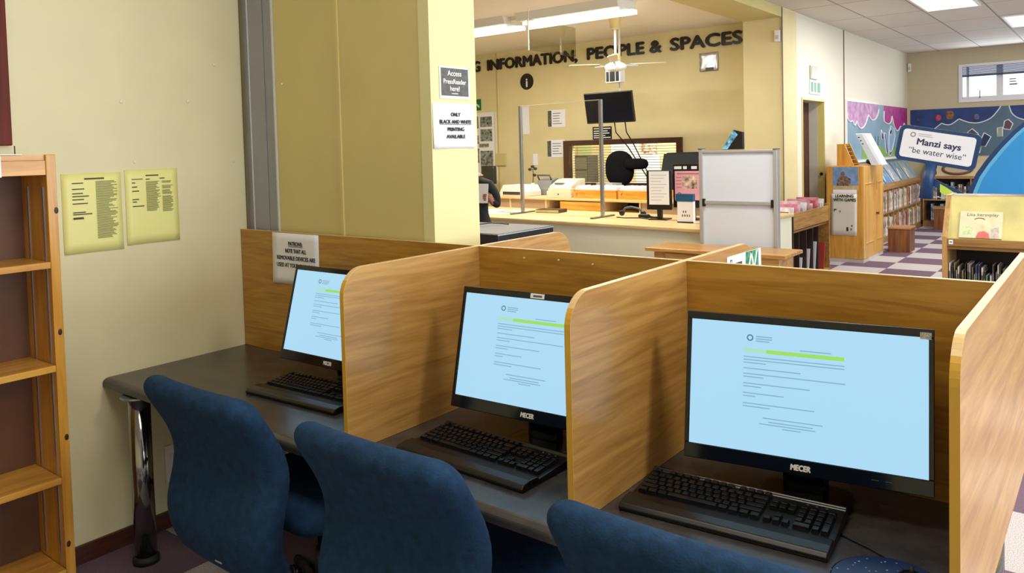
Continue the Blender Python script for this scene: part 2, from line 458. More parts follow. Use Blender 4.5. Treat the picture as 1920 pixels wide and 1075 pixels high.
MB().box((FX0, 14.91, FZ0), (FX1, 14.915, FZ1)).build('window_glass', glass('window_glass'), wf, kind='structure')
bl = MB()
for i in range(7): bl.box((FX0+0.01, 14.83, FZ1-0.03-i*0.024), (FX1, 14.87, FZ1-0.014-i*0.024))
bl.build('rolled_blind', mat('grey_blue_blind', (112, 122, 156), 0.5), wf, label='grey blue slatted blind pulled up')
MB().box((FX0, 14.825, FZ1-0.205), (FX1, 14.875, FZ1-0.178)).build('blind_rail', mat('navy_blind_rail', (40, 52, 92), 0.4), wf)
MB().tube([(1.30, 14.86, FZ0+0.03), (1.30, 14.86, FZ0+0.17)], 0.006).build('window_stay', mat('dark_metal', (60, 64, 62), 0.4, 0.6), wf)
# outside the window: a pale wall with a small notice
struct('exterior_wall', mat('pale_exterior_wall', (240, 240, 240), 0.8), ((-2, 17.5, 0), (7, 17.7, 2.1)))
# skirting boards
struct('baseboard_left', DARKW, ((0, -5, 0), (0.015, 0.03, 0.075)))
struct('baseboard_partition', DARKW, ((0, 0.015, 0), (1.257, 0.03, 0.075)))
struct('baseboard_far', DARKW, ((0.08, 14.835, 0), (8.2, 14.85, 0.07)))

# small white spots of putty left on the walls
PUTTY = mat('white_putty', (232, 230, 214), 0.7)
for i, (y, z, lb) in enumerate([(-0.113, 2.093, 'white putty spot high on cream wall near the grey steel strip'), (-0.254, 1.916, 'right of two level white putty spots on cream wall'),
                  (-0.56, 1.906, 'left of two level white putty spots on cream wall'), (-0.515, 1.645, 'white putty spot just above the gap between yellow notices'),
                  (-0.03, 1.636, 'faint white putty spot beside the grey steel strip')]):
    r = 0.009 if i < 3 else 0.006
    o = MB().lathe([(r, 0), (r*0.8, 0.003), (r*0.3, 0.004)], 10).build('putty_spot', PUTTY)
    o.matrix_world = basis((0.0, y, z), (0, 1, 0), (1, 0, 0)); tag(o, lb, 'putty spot', 'putty spots on the cream wall')
o = MB().lathe([(0.006, 0), (0.005, 0.003), (0.002, 0.004)], 10).build('putty_spot', PUTTY)
o.matrix_world = basis((0.32, 0.03, 1.985), (1, 0, 0), (0, -1, 0)); tag(o, 'white putty spot high on the dark yellow panel', 'putty spot')

# wall socket under the desk
o = MB().box((0, 0, 0), (0.10, 0.17, 0.012)).build('wall_socket', WHITE, bevel=0.004)
o.matrix_world = basis((0.0, -0.44, 0.20), (0, 1, 0), (1, 0, 0)); tag(o, 'white wall socket low on cream wall behind chair', 'socket')
MB().box((0.02, 0.10, 0.012), (0.042, 0.13, 0.016)).build('switch', WHITE, o)
MB().box((0.055, 0.10, 0.012), (0.077, 0.13, 0.016)).build('switch', WHITE, o)

# walls of the reading room that the picture does not reach: behind the viewer, and the window side
struct('wall_near', WALL, ((0, -5.1, 0), (8.2, -5, 3.32)))
struct('wall_window_side', WALL, ((8.2, -5.1, 0), (8.35, 15.2, 1.0)), ((8.2, -5.1, 2.9), (8.35, 15.2, 3.32)), ((8.2, -5.1, 1.0), (8.35, -2.0, 2.9)), ((8.2, 10.0, 1.0), (8.35, 15.2, 2.9)))
# ---------------------------------------------------------------- notices on the cream wall
n1 = sheet('wall_notice', 'left yellow paper notice densely printed down to its foot, taped on cream wall', 'notice', (0.001, -0.820, 1.275), (0, 1, 0), (1, 0, 0), 0.242, 0.330, YPAPER, 'yellow notices on the cream wall', curl=0.002)
n1.rotation_euler.rotate_axis('Z', 0.0)
LN = mat('notice_print', (120, 116, 62), 0.7)
bars(n1, 'print', LN, text_lines(0.135, 0.225, 0.296, 44, 0.0055, 0.0026, 0.45), z=0.004)
bars(n1, 'heading_print', mat('dark_notice_print', (70, 66, 40), 0.7), [(0.09, 0.304, 0.17, 0.310)] + [(0.04, y, 0.04+l, y-0.004) for y, l in ((.292,.045),(.268,.048),(.250,.042),(.238,.065),(.225,.045),(.208,.06),(.172,.05),(.164,.075),(.150,.04),(.146,.042))], z=0.004)
n2 = sheet('wall_notice', 'right yellow paper notice with two short columns and empty lower half', 'notice', (0.001, -0.562, 1.287), (0, 1, 0), (1, 0, 0), 0.240, 0.326, YPAPER, 'yellow notices on the cream wall', curl=0.002)
bars(n2, 'print', LN, text_lines(0.092, 0.158, 0.272, 24, 0.0055, 0.0026, 0.35) + text_lines(0.165, 0.215, 0.272, 2, 0.0055, .0026) + text_lines(0.165, 0.215, 0.252, 3, 0.0055, .0026) + text_lines(0.165, 0.215, 0.232, 4, 0.0055, .0026) + text_lines(0.165, 0.215, 0.205, 13, 0.0055, .0026), z=0.004)
bars(n2, 'heading_print', mat('dark_notice_print', (70, 66, 40), 0.7), [(0.092, 0.296, 0.15, 0.301), (0.03, 0.282, 0.078, 0.285), (0.092, 0.280, 0.11, 0.284), (0.155, 0.282, 0.178, 0.286)] + [(0.03, y, 0.03+l, y-0.004) for y, l in ((.270,.014),(.252,.022),(.234,.03),(.198,.028),(.187,.018),(.168,.05))], z=0.004)

# ---------------------------------------------------------------- notices on the pillar
a = sheet('pillar_notice', 'small dark grey notice with white border and lettering on pale pillar', 'notice', (1.258, 0.078, 1.864), (0, 1, 0), (1, 0, 0), 0.182, 0.128, PAPER, t=0.002)
MB().box((0.008, 0.012, 0.002), (0.172, 0.122, 0.0026)).build('dark_panel', mat('grey_chalk_print', (84, 86, 86), 0.6, var=0.15, vscale=60), a)
WTXT = mat('white_lettering', (232, 232, 230), 0.6)
text(a, 'lettering', 'Access', 0.030, 0.088, 0.092, WTXT, z=0.003, bold=0.0006)
text(a, 'lettering', 'PressReader', 0.027, 0.088, 0.060, WTXT, z=0.003, bold=0.0006, width=0.135)
text(a, 'lettering', 'here!', 0.028, 0.088, 0.032, WTXT, z=0.003, bold=0.0006)
bars(a, 'small_print', WTXT, [(0.068, 0.020, 0.106, 0.023)], z=0.003)
b = sheet('pillar_notice', 'white paper notice about black and white printing on pale pillar', 'notice', (1.258, 0.033, 1.667), (0, 1, 0), (1, 0, 0), 0.252, 0.180, PAPER, curl=0.004)
for s, y, wd in (('ONLY', 0.128, 0.056), ('BLACK AND WHITE', 0.099, 0.190), ('PRINTING', 0.069, 0.098), ('AVAILABLE', 0.040, 0.112)):
    text(b, 'lettering', s, 0.021, 0.132, y, INK, z=0.004, bold=0.0008, width=wd)
bars(b, 'underline', INK, [(0.037, 0.0945, 0.227, 0.0965)], z=0.004)

# ================================================================ study desk and carrels
ZT, ZC, TH = 0.74, 1.305, 0.016
W1, W2, W3, DD, DK = 1.509, 2.326, 3.135, 0.652, 0.695
def desk_top(y_front, x0, x1, sgn, name, parent):
    r = 0.034; pts = [(0, ZT), (y_front-sgn*0.028, ZT)]
    for k in range(1, 8):
        t = PI/2*k/7
        pts.append((y_front-sgn*0.028+sgn*0.028*math.sin(t), ZT-0.020+0.020*math.cos(t)))
    pts += [(y_front, ZT-0.034), (y_front-sgn*0.012, ZT-0.042), (0, ZT-0.042)]
    pts = [(p[0] if abs(p[0]) > 1e-6 else sgn*0.001, p[1]) for p in pts]
    mb = MB().prism(pts, lambda u, v, q: (q, u, v), x0, x1)
    o = mb.build(name, DESKTOP, parent)
    for p in o.data.polygons: p.use_smooth = False
    return o
def desk_leg(x, y, parent):
    g = MB().lathe([(0.043, 0.02), (0.043, 0.695)], 28, (x, y, 0))
    l = g.build('leg', CHROME, parent)
    MB().lathe([(0.040, 0.0), (0.052, 0.004), (0.052, 0.022), (0.044, 0.034)], 28, (x, y, 0)).build('foot', mat('black_rubber', (18, 18, 18), 0.6), l)
    MB().lathe([(0.07, 0.690), (0.07, 0.698)], 28, (x, y, 0)).build('top_plate', ALU, l)
desk = thing('computer_desk', 'long charcoal computer desk with chrome tube legs against cream wall', 'desk', (0, 0, 0))
desk_top(-DK, 0.002, W3-TH-0.001, -1, 'tabletop', desk)
for lx, ly in ((0.215, -0.65), (0.215, -0.10), (1.95, -0.12), (3.03, -0.12)): desk_leg(lx, ly, desk)
desk2 = thing('computer_desk', 'second charcoal desk hidden behind carrel panel, its chrome leg showing at right', 'desk', (0, 0, 0))
desk_top(0.66, 1.45, W3-TH-0.001, 1, 'tabletop', desk2)
for lx, ly in ((1.55, 0.56), (3.06, 0.36)): desk_leg(lx, ly, desk2)

car = thing('study_carrel', 'oak veneer study carrel partitions dividing the desk into computer bays', 'carrel', (0, 0, 0))
bp = part('back_panel', OAK, car, ((0.004, -TH/2, ZT+0.001), (W3-TH, TH/2, ZC)))
part('top_edge_strip', EDGETOP, bp, ((0.004, -TH/2-0.0004, ZC-0.0004), (W3-TH, TH/2+0.0004, ZC+0.0012)))
def divider_outline(y0, y1, z0, r):
    # rounded upper corner at the free end y1
    s = 1 if y1 > y0 else -1
    pts = [(y0, z0), (y0, ZC)]
    for k in range(11):
        t = PI/2*k/10
        pts.append((y1 - s*r + s*r*math.sin(t), ZC - r + r*math.cos(t)))
    pts.append((y1, z0))
    return pts
def divider(x, y0, y1, z0, r, notch=None):
    pts = divider_outline(y0, y1, z0, r)
    d = MB().prism(pts, lambda u, v, q: (q, u, v), x-TH, x).build('divider', OAKY, car)
    mb = MB(); e = 0.0012
    s = 1 if y1 > y0 else -1
    run = pts[1:]
    # thin lipping that follows the top, the rounded corner and the front
    out = []
    for i, (u, v) in enumerate(run):
        out.append((u, v))
    for (u0, v0), (u1, v1) in zip(run, run[1:]):
        du, dv = u1-u0, v1-v0; L = math.hypot(du, dv)
        nu, nv = (-dv/L, du/L)
        if nu*s < -1e-6 or nv < -1e-6: nu, nv = -nu, -nv
        q = [(u0, v0), (u1, v1), (u1+nu*e, v1+nv*e), (u0+nu*e, v0+nv*e)]
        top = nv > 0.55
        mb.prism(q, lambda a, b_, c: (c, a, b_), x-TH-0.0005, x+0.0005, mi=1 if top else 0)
    mb.build('edge_strip', [EDGE, EDGETOP], d, label='yellow edging along the rounded front')
    return d
divider(W1, -TH/2-0.0005, -DD, ZT+0.001, 0.085)
divider(W2, -TH/2-0.0005, -DD, ZT+0.001, 0.085)
divider(W3, 0.60, -DD, 0.665, 0.085)
divider(W1, TH/2+0.0005, 0.60, ZT+0.001, 0.10)
divider(W2, TH/2+0.0005, 0.55, ZT+0.001, 0.10)
SCR = mat('pale_peg', (226, 206, 150), 0.4)
for x, z in ((1.715, 1.275), (1.86, 1.277), (1.995, 1.272)):
    MB().lathe([(0.004, 0), (0.003, 0.003)], 8).xf(basis((x, -TH/2, z-0.0), (1, 0, 0), (0, -1, 0))).build('peg', SCR, car)

pt = sheet('carrel_notice', 'white paper notice headed PATRONS taped on carrel panel behind monitor', 'notice', (0.258, -TH/2-0.001, 1.068), (1, 0, 0), (0, -1, 0), 0.335, 0.234, PAPER, curl=0.005)
for s, y, wd in (('PATRONS:', 0.178, 0.100), ('NOTE THAT ALL', 0.145, 0.150), ('REMOVABLE DEVICES ARE', 0.112, 0.275), ('USED AT YOUR OWN RISK.', 0.079, 0.280)):
    text(pt, 'lettering', s, 0.026, 0.172, y, INK, z=0.003, bold=0.0005, width=wd)
bars(pt, 'underline', INK, [(0.122, 0.1725, 0.222, 0.1745)], z=0.003)

# ---------------------------------------------------------------- monitors
SW, SH = 0.56, 0.325
SCREEN = emit('lit_screen', (172, 218, 244), 1.0)
S_TXT = emit('screen_text', (132, 174, 200), 1.0)
S_DK = emit('screen_dark_text', (86, 122, 146), 1.0)
S_GR = emit('screen_green', (156, 222, 96), 1.0)
S_LG = emit('screen_pale_green', (170, 224, 190), 1.0)
def monitor(x, y, zc, yaw, tilt, label, sticker=False, chip=False):
    t = thing('computer_monitor', label, 'monitor', (x, y, ZT), yaw, 'computer monitors in the carrels')
    M = basis((0, 0, zc-ZT), (1, 0, 0), (0, -math.cos(tilt), math.sin(tilt)))
    bx, bt, bb = 0.012, 0.020, 0.038
    h = MB()
    # bezel ring around the screen and a shallow tapered rear shell
    h.box((-SW/2-bx, -SH/2-bb, -0.030), (SW/2+bx, -SH/2, 0.004)); h.box((-SW/2-bx, SH/2, -0.030), (SW/2+bx, SH/2+bt, 0.004))
    h.box((-SW/2-bx, -SH/2, -0.030), (-SW/2, SH/2, 0.004)); h.box((SW/2, -SH/2, -0.030), (SW/2+bx, SH/2, 0.004))
    h.box((-SW/2, -SH/2, -0.030), (SW/2, SH/2, -0.002))
    h.box((-0.18, -0.14, -0.055), (0.18, 0.10, -0.030))
    ho = h.build('housing', BLACKG, t, bevel=0.002); ho.matrix_local = M
    sc = MB().box((-SW/2, -SH/2, -0.001), (SW/2, SH/2, 0.001)).build('screen', SCREEN, t); sc.matrix_local = M
    L = lambda f: -SW/2 + f*SW
    Y = lambda f: SH/2 - f*SH
    lines = []
    rnd = random.Random(3)
    for f0, n, lens in ((0.262, 3, (0.43, 0.43, 0.10)), (0.352, 1, (0.25,)), (0.395, 2, (0.435, 0.09)), (0.470, 2, (0.29, 0.08)), (0.545, 2, (0.18, 0.055)), (0.625, 2, (0.31, 0.12))):
        for i in range(n): lines.append((L(0.245), Y(f0+i*0.023), L(0.245+lens[i]), Y(f0+i*0.023+0.008)))
    for f0, a_, b_ in ((0.725, 0.335, 0.59), (0.752, 0.36, 0.55), (0.772, 0.32, 0.56), (0.792, 0.42, 0.50)):
        lines.append((L(a_), Y(f0), L(b_), Y(f0+0.008)))
    lines.append((L(0.49), Y(0.178), L(0.62), Y(0.186)))
    lines += [(L(0.298), Y(0.098+i*0.018), L(0.37-0.012*(i == 2)), Y(0.107+i*0.018)) for i in range(3)]
    bars(sc, 'document_text', S_TXT, lines, z=0.0012, t=0.0002)
    bars(sc, 'highlight_bar', S_GR, [(L(0.345), Y(0.200), L(0.675), Y(0.230))], z=0.0012, t=0.0002)
    bars(sc, 'pale_highlight', S_LG, [(L(0.245), Y(0.200), L(0.345), Y(0.228))], z=0.0012, t=0.0002)
    ring = MB(); N = 20
    for k in range(N):
        a0, a1 = 2*PI*k/N, 2*PI*(k+1)/N
        cx, cy = L(0.272), Y(0.115); p = lambda r, a_: (cx+r*math.cos(a_), cy+r*math.sin(a_), 0.0014)
        ring.quad(p(0.0052, a0), p(0.0085, a0), p(0.0085, a1), p(0.0052, a1))
    ring.build('page_emblem', S_DK, sc)
    text(ho, 'logo_lettering', 'MECER', 0.019, 0.0, -SH/2-0.027, WTXT, z=0.0042, bold=0.0012, shear=0.1, width=0.046)
    bars(ho, 'button_marks', GREYINK, [(0.16, -SH/2-0.020, 0.176, -SH/2-0.0185), (0.19, -SH/2-0.020, 0.204, -SH/2-0.0185)], z=0.0042)
    if sticker:
        st = MB().box((-0.03, SH/2+0.003, 0.004), (0.02, SH/2+0.018, 0.0052)).build('sticker', PAPER, ho, label='small white sticker with print')
        bars(ho, 'sticker_print', GREYINK, [(-0.02, SH/2+0.007, 0.012, SH/2+0.013)], z=0.0054)
    if chip:
        MB().box((SW/2-0.018, SH/2-0.004, 0.004), (SW/2+0.006, SH/2+0.012, 0.0048)).build('worn_patch', mat('grey_smudge', (150, 150, 146), 0.8, var=0.3, vscale=300), ho, label='scuffed grey patch at corner')
    nk = MB().rbox((0, 0.055, (zc-ZT-SH/2)*0.62), (0.055, 0.022, (zc-ZT-SH/2)*0.62), (0.015, 0.012, 0.01), 4)
    nk.build('stand_neck', BLACKG, t)
    bs = MB().rbox((0, 0.04, 0.010), (0.115, 0.085, 0.010), (0.06, 0.06, 0.008), 8)
    bs.build('stand_base', BLACKG, t)
    return t
monitor(0.955, -0.225, 1.025, 0.014, 0.27, 'lit black monitor in the carrel bay nearest the cream wall, part hidden by divider')
monitor(1.960, -0.300, 1.035, 0.049, 0.233, 'lit black monitor in the middle carrel bay with white sticker on top', sticker=True)
monitor(2.729, -0.221, 1.027, 0.155, 0.16, 'lit black monitor in the right carrel bay, its whole screen visible', chip=True)

# ---------------------------------------------------------------- keyboards
U = 0.0209
def key_layout():
    out = []                                   # x, row, width, height
    y = 0
    out.append((0, 0, 1, 1))
    for g in range(3):
        for k in range(4): out.append((2+g*4.5+k, 0, 1, 1))
    rows = [[1]*13+[2], [1.5]+[1]*12+[1.5], [1.75]+[1]*11+[2.25], [2.25]+[1]*10+[2.75], [1.25, 1.25, 1.25, 6.25, 1.25, 1.25, 1.25, 1.25]]
    for r, ws in enumerate(rows):
        x = 0
        for w_ in ws: out.append((x, r+1.25, w_, 1)); x += w_
    for r in (1.25, 2.25):
        for k in range(3): out.append((15.25+k, r, 1, 1))
    out.append((16.25, 4.25, 1, 1))
    for k in range(3): out.append((15.25+k, 5.25, 1, 1))
    for k in range(4): out.append((18.5+k, 1.25, 1, 1))
    for r in (2.25, 3.25, 4.25):
        for k in range(3): out.append((18.5+k, r, 1, 1))
    out += [(21.5, 2.25, 1, 2), (21.5, 4.25, 1, 2), (18.5, 5.25, 2, 1), (20.5, 5.25, 1, 1)]
    return out
KEYM = {}
def key_mesh(w_, h_):
    if (w_, h_) in KEYM: return KEYM[(w_, h_)]
    a, b = w_*U*0.5-0.0009, h_*U*0.5-0.0009
    mb = MB(); z0, z1, i = 0, 0.0105, 0.0026
    lo = [(-a, -b, z0), (a, -b, z0), (a, b, z0), (-a, b, z0)]; hi = [(-a+i, -b+i*0.7, z1), (a-i, -b+i*0.7, z1), (a-i, b-i*1.3, z1), (-a+i, b-i*1.3, z1)]
    L_ = [mb.bm.verts.new(p) for p in lo]; H_ = [mb.bm.verts.new(p) for p in hi]
    for k in range(4): mb.bm.faces.new((L_[k], L_[(k+1) % 4], H_[(k+1) % 4], H_[k]))
    mb.bm.faces.new(H_); mb.bm.faces.new(list(reversed(L_)))
    o = mb.build('key', KEYC, None, bevel=0.0012)
    me = o.data; bpy.data.objects.remove(o)
    KEYM[(w_, h_)] = me
    return me
def keyboard():
    t = thing('keyboard', '', 'keyboard', (0, 0, ZT), 0, 'black keyboards on the desk')
    prof = [(-0.118, 0.0), (-0.121, 0.010), (-0.112, 0.020), (-0.085, 0.025), (-0.050, 0.024), (-0.044, 0.016), (0.100, 0.026), (0.104, 0.034), (0.116, 0.032), (0.118, 0.0)]
    mb = MB().prism(prof, lambda u, v, q: (q, u, v), -0.248, 0.248)
    mb.build('body', KEYB, t, bevel=0.003)
    for x, r, w_, h_ in key_layout():
        k = bpy.data.objects.new('key', key_mesh(w_, h_)); COL.objects.link(k); k.parent = t
        yy = 0.0945 - (r+h_/2-0.5)*U*0.985 - U*0.5 + 0.004
        k.location = (-0.236 + (x+w_/2)*U, yy, 0.0155 + (yy+0.044)*0.0833); k.rotation_euler = (0.083, 0, 0)
    bars_ = MB()
    for i in range(3): bars_.box((0.158+i*0.022, 0.088, 0.0262), (0.164+i*0.022, 0.091, 0.0275))
    bars_.build('indicator_lights', GREYINK, t)
    return t
kb = keyboard()
KB = [(2.603, -0.372, 0.075, 'black keyboard in right carrel bay with shiny palm rest'), (1.868, -0.448, -0.035, 'black keyboard in the middle carrel bay below the stickered monitor'), (0.945, -0.345, 0.045, 'black keyboard in the bay nearest the cream wall, end hidden by divider')]
for i, (x, y, a_, lb) in enumerate(KB):
    k = kb if i == 0 else copy_tree(kb)
    k.location = (x, y, ZT); k.rotation_euler = (0, 0, a_); k['label'] = lb

# mouse pad and mouse in the right bay
def star_pad():
    m = bpy.data.materials.new('starry_pad_print'); m.use_nodes = True
    nt = m.node_tree; b_ = nt.nodes['Principled BSDF']; b_.inputs['Roughness'].default_value = 0.25
    tc = nt.nodes.new('ShaderNodeTexCoord'); v = nt.nodes.new('ShaderNodeTexVoronoi'); v.inputs['Scale'].default_value = 60
    nt.links.new(tc.outputs['Object'], v.inputs['Vector'])
    r = nt.nodes.new('ShaderNodeValToRGB'); r.color_ramp.elements[0].position = 0.06; r.color_ramp.elements[1].position = 0.16
    r.color_ramp.elements[0].color = rgb((190, 200, 230)); r.color_ramp.elements[1].color = rgb((20, 36, 84))
    nt.links.new(v.outputs['Distance'], r.inputs['Fac']); nt.links.new(r.outputs['Color'], b_.inputs['Base Color'])
    return m
mp_ = MB().lathe([(0.108, 0), (0.112, 0.002), (0.112, 0.004), (0.108, 0.0055)], 48, (0, 0, 0)).build('mouse_pad', star_pad())
mp_.location = (2.985, -0.490, ZT+0.0005); tag(mp_, 'round dark blue starry mouse pad beside the right keyboard', 'mouse pad')
ms = thing('computer_mouse', 'black computer mouse on the starry blue pad', 'mouse', (3.03, -0.50, ZT+0.0062), 0.2)
MB().rbox((0, 0, 0.016), (0.030, 0.052, 0.016), (0.028, 0.05, 0.015), 8).build('body', BLACKG, ms)
MB().tube([(-0.004, 0.028, 0.030), (0.004, 0.028, 0.030)], 0.009, 12).build('wheel', mat('black_rubber', (18, 18, 18), 0.6), ms)
c_ = MB().tube([(0, 0.05, 0.012), (-0.01, 0.08, -0.001), (-0.03, 0.115, -0.003), (-0.08, 0.16, -0.003), (-0.14, 0.20, -0.003), (-0.17, 0.30, -0.003)], 0.0022, 8)
c_.build('cord', BLACK, ms)

# ---------------------------------------------------------------- blue chairs
PROF = [(0.33, -0.775), (0.40, -0.815), (0.48, -0.845), (0.55, -0.845), (0.62, -0.820), (0.68, -0.802), (0.75, -0.808), (0.83, -0.850), (0.90, -0.895), (0.97, -0.930)]
def prof_y(z):
    if z <= PROF[0][0]: return PROF[0][1]
    for (z0, y0), (z1, y1) in zip(PROF, PROF[1:]):
        if z <= z1:
            t = (z-z0)/(z1-z0); return y0+(y1-y0)*t
    return PROF[-1][1]
def sm_y(z): return sum(prof_y(z+d) for d in (-0.06, -0.03, 0, 0.03, 0.06))/5
def chair(hw=0.285):
    t = thing('office_chair', '', 'chair', (0, -0.45, 0), 0, 'blue office chairs at the carrel desk')
    Y0 = 0.45
    def dfm(x, y, z):
        yc = sm_y(z) + Y0
        wrap = 0.018*(abs(x)/hw)**2.2
        return (x*(1.0-0.05*max(0, (0.55-z)/0.2)), yc - 0.015 + y + wrap, z-0.02)
    bk = MB().rbox((0, 0, 0.655), (hw, 0.052, 0.315), (0.065, 0.05, 0.065), 28, deform=dfm).build('backrest', BLUE, t)
    MB().box((0.02, sm_y(0.41)+Y0-0.0675, 0.387), (0.055, sm_y(0.41)+Y0-0.05, 0.401)).build('label_tag', mat('pale_grey_tag', (170, 178, 184), 0.6), bk, label='small pale maker tag low on the back')
    MB().rbox((0, 0.0, 0.475), (0.275, 0.265, 0.055), (0.09, 0.09, 0.05), 12).build('seat', BLUE, t)
    s = MB().box((-0.035, -0.34, 0.395), (0.035, 0.02, 0.415)); s.box((-0.035, -0.345, 0.395), (0.035, -0.325, 0.60))
    s.build('back_bracket', BLACK, t, bevel=0.004)
    MB().box((-0.11, -0.12, 0.385), (0.11, 0.12, 0.42)).build('mechanism', BLACK, t, bevel=0.01)
    MB().tube([(0.10, -0.02, 0.40), (0.26, -0.03, 0.395)], 0.007).build('lever', BLACK, t)
    MB().tube([(0.26, -0.03, 0.395), (0.31, -0.03, 0.395)], 0.014).build('lever_knob', BLACKG, t)
    MB().lathe([(0.028, 0.10), (0.028, 0.26), (0.02, 0.262), (0.02, 0.39)], 18).build('gas_column', BLACK, t)
    for k in range(5):
        a_ = 2*PI*k/5+0.3
        c, s_ = math.cos(a_), math.sin(a_)
        lg = MB().tube([(0.02*c, 0.02*s_, 0.115), (0.15*c, 0.15*s_, 0.105), (0.29*c, 0.29*s_, 0.075)], [0.028, 0.024, 0.018], 8).build('leg', BLACK, t)
        w_ = MB()
        for d in (-0.016, 0.016):
            w_.tube([(0.29*c-s_*(d-0.009), 0.29*s_+c*(d-0.009), 0.0285), (0.29*c-s_*(d+0.009), 0.29*s_+c*(d+0.009), 0.0285)], 0.028, 16)
        w_.tube([(0.29*c, 0.29*s_, 0.03), (0.29*c, 0.29*s_, 0.075)], 0.010, 8)
        w_.build('caster', BLACK, lg)
    return t
ch = chair()
CH = [(1.105, 'blue fabric office chair nearest the cream wall, tag low on its back'), (1.895, 'middle blue fabric office chair, in front of the stickered monitor'), (2.715, 'blue fabric office chair in front of right monitor, only its top showing')]
for i, (x, lb) in enumerate(CH):
    c = ch if i == 0 else copy_tree(ch)
    c.location = (x, -0.45, 0); c['label'] = lb

# ---------------------------------------------------------------- pine bookcase at the left edge
bc = thing('bookcase', 'tall empty varnished pine bookcase with metal shelf strips by cream wall', 'bookcase', (0, 0, 0))
BY0, BY1, BD, BH = -1.95, -0.938, 0.25, 1.683
part('side_panel', PINE, bc, ((0.018, BY1-0.034, 0), (BD, BY1, BH)), bevel=0.002)
part('side_panel', PINE, bc, ((0.018, BY0, 0), (BD, BY0+0.034, BH)), bevel=0.002)
part('back_panel', mat('dark_hardboard', (96, 62, 40), 0.5, var=0.1, vscale=5), bc, ((0.016, BY0+0.034, 0.02), (0.022, BY1-0.034, BH-0.01)))
part('top_panel', PINEY, bc, ((0.022, BY0+0.034, BH-0.020), (BD-0.01, BY1-0.034, BH)))
part('header_rail', PINEY, bc, ((BD-0.022, BY0+0.034, BH-0.075), (BD-0.004, BY1-0.034, BH-0.021)), bevel=0.001)
KNOT = mat('dark_knot', (52, 26, 12), 0.5)
for z in (0.10, 0.45, 0.875, 1.262):
    sh = part('shelf', PINEY, bc, ((0.022, BY0+0.034, z), (BD+0.004, BY1-0.036, z+0.024)), bevel=0.002)
for x in (0.075, 0.212):
    st = MB().box((x-0.006, BY1-0.037, 0.14), (x+0.006, BY1-0.034, BH-0.12))
    st.build('shelf_strip', ALU, bc, label='bright metal shelf support strip')
for z, dy in ((1.475, 0.004), (1.02, -0.004), (0.62, 0.0), (0.215, -0.012)):
    MB().rbox((BD-0.0005, BY1-0.010+dy, z), (0.002, 0.008, 0.013), (0.002, 0.008, 0.013), 6).build('knot', KNOT, bc)
pp_ = MB().box((0, 0, 0), (0.20, 0.55, 0.003)).build('paper_sheet', WHITE); pp_.location = (0.05, -1.60, BH+0.001); tag(pp_, 'thin white sheet lying on top of the pine bookcase', 'paper')
cd_ = MB().box((0, 0, 0), (0.004, 0.30, 0.075)).build('shelf_card', PAPER); cd_.location = (BD-0.003, -1.42, BH-0.078); tag(cd_, 'white label card on the bookcase header at picture edge', 'card')
nl = MB().tube([(0, 0, 0), (0, 0, 0.034)], 0.0022, 6).build('nail', mat('dark_metal', (60, 64, 62), 0.4, 0.6)); nl.location = (0.20, -1.055, BH); tag(nl, 'thin nail standing up on the bookcase top', 'nail')

fr = thing('framed_board', 'dark red wooden framed board on cream wall above the bookcase', 'framed board', (0, 0, 0))
REDW = wood('dark_red_wood', (78, 22, 12), (112, 38, 20), 'z', 0.55, grain=14, spec=0.25)
for lo, hi in (((0.001, -1.052, 1.722), (0.03, -0.998, 2.75)), ((0.001, -2.0, 1.722), (0.03, -1.946, 2.75)), ((0.001, -1.946, 1.722), (0.03, -1.052, 1.776)), ((0.001, -1.946, 2.696), (0.03, -1.052, 2.75))):
    part('frame_rail', REDW, fr, (lo, hi), bevel=0.004)
part('board', mat('felt_board', (120, 40, 30), 0.9), fr, ((0.001, -1.946, 1.776), (0.012, -1.052, 2.696)))
# ================================================================ behind: counter area
# ---- lettering and things on the back wall
wl = thing('wall_lettering', 'large black wall lettering INFORMATION, PEOPLE & SPACES under the ceiling', 'lettering', (0, 7.995, 0))
wl.matrix_world = basis((0, 7.995, 0), (1, 0, 0), (0, -1, 0))
LETTER = mat('black_gloss_letters', (20, 18, 20), 0.25)
for s, x0, x1, z in (('G', -5.21, -5.07, 2.985), ('INFORMATION,', -4.905, -3.155, 2.985), ('PEOPLE', -2.965, -2.02, 2.985), ('&', -1.915, -1.745, 2.985), ('SPACES', -1.595, -0.575, 2.985)):
    text(wl, 'word', s, 0.238, (x0+x1)/2, z, LETTER, z=0.0, bold=0.012, extrude=0.012, width=x1-x0)
inf = thing('information_sign', 'round black information sign with white letter i on back wall', 'sign')
inf.matrix_world = basis((-4.108, 7.998, 2.74), (1, 0, 0), (0, -1, 0))
MB().lathe([(0.13, 0), (0.13, 0.006)], 32).build('disc', mat('black_sign_face', (18, 18, 22), 0.35), inf)
text(inf, 'lettering', 'i', 0.20, 0.0, -0.085, WTXT, z=0.0065, bold=0.006)
sv = MB()
N = 6
g = [[sv.bm.verts.new((0.26*i/N, 0.25*j/N, 0.004+0.012*math.sin(i*1.7+j*1.1)*math.sin(j*2.1))) for i in range(N+1)] for j in range(N+1)]
for j in range(N):
    for i in range(N): sv.bm.faces.new((g[j][i], g[j][i+1], g[j+1][i+1], g[j+1][i])).smooth = True
so = sv.build('foil_sign', mat('crumpled_foil', (214, 214, 224), 0.22, metal=0.7)); so.matrix_world = basis((-1.165, 7.985, 2.65), (1, 0, 0), (0, -1, 0))
md = so.modifiers.new('thick', 'SOLIDIFY'); md.thickness = 0.004
tag(so, 'square silvery foil sign on back wall below the word SPACES', 'sign')
MB().box((0.09, 0.004, 0.017), (0.20, 0.05, 0.02)).build('emblem', GREYINK, so)

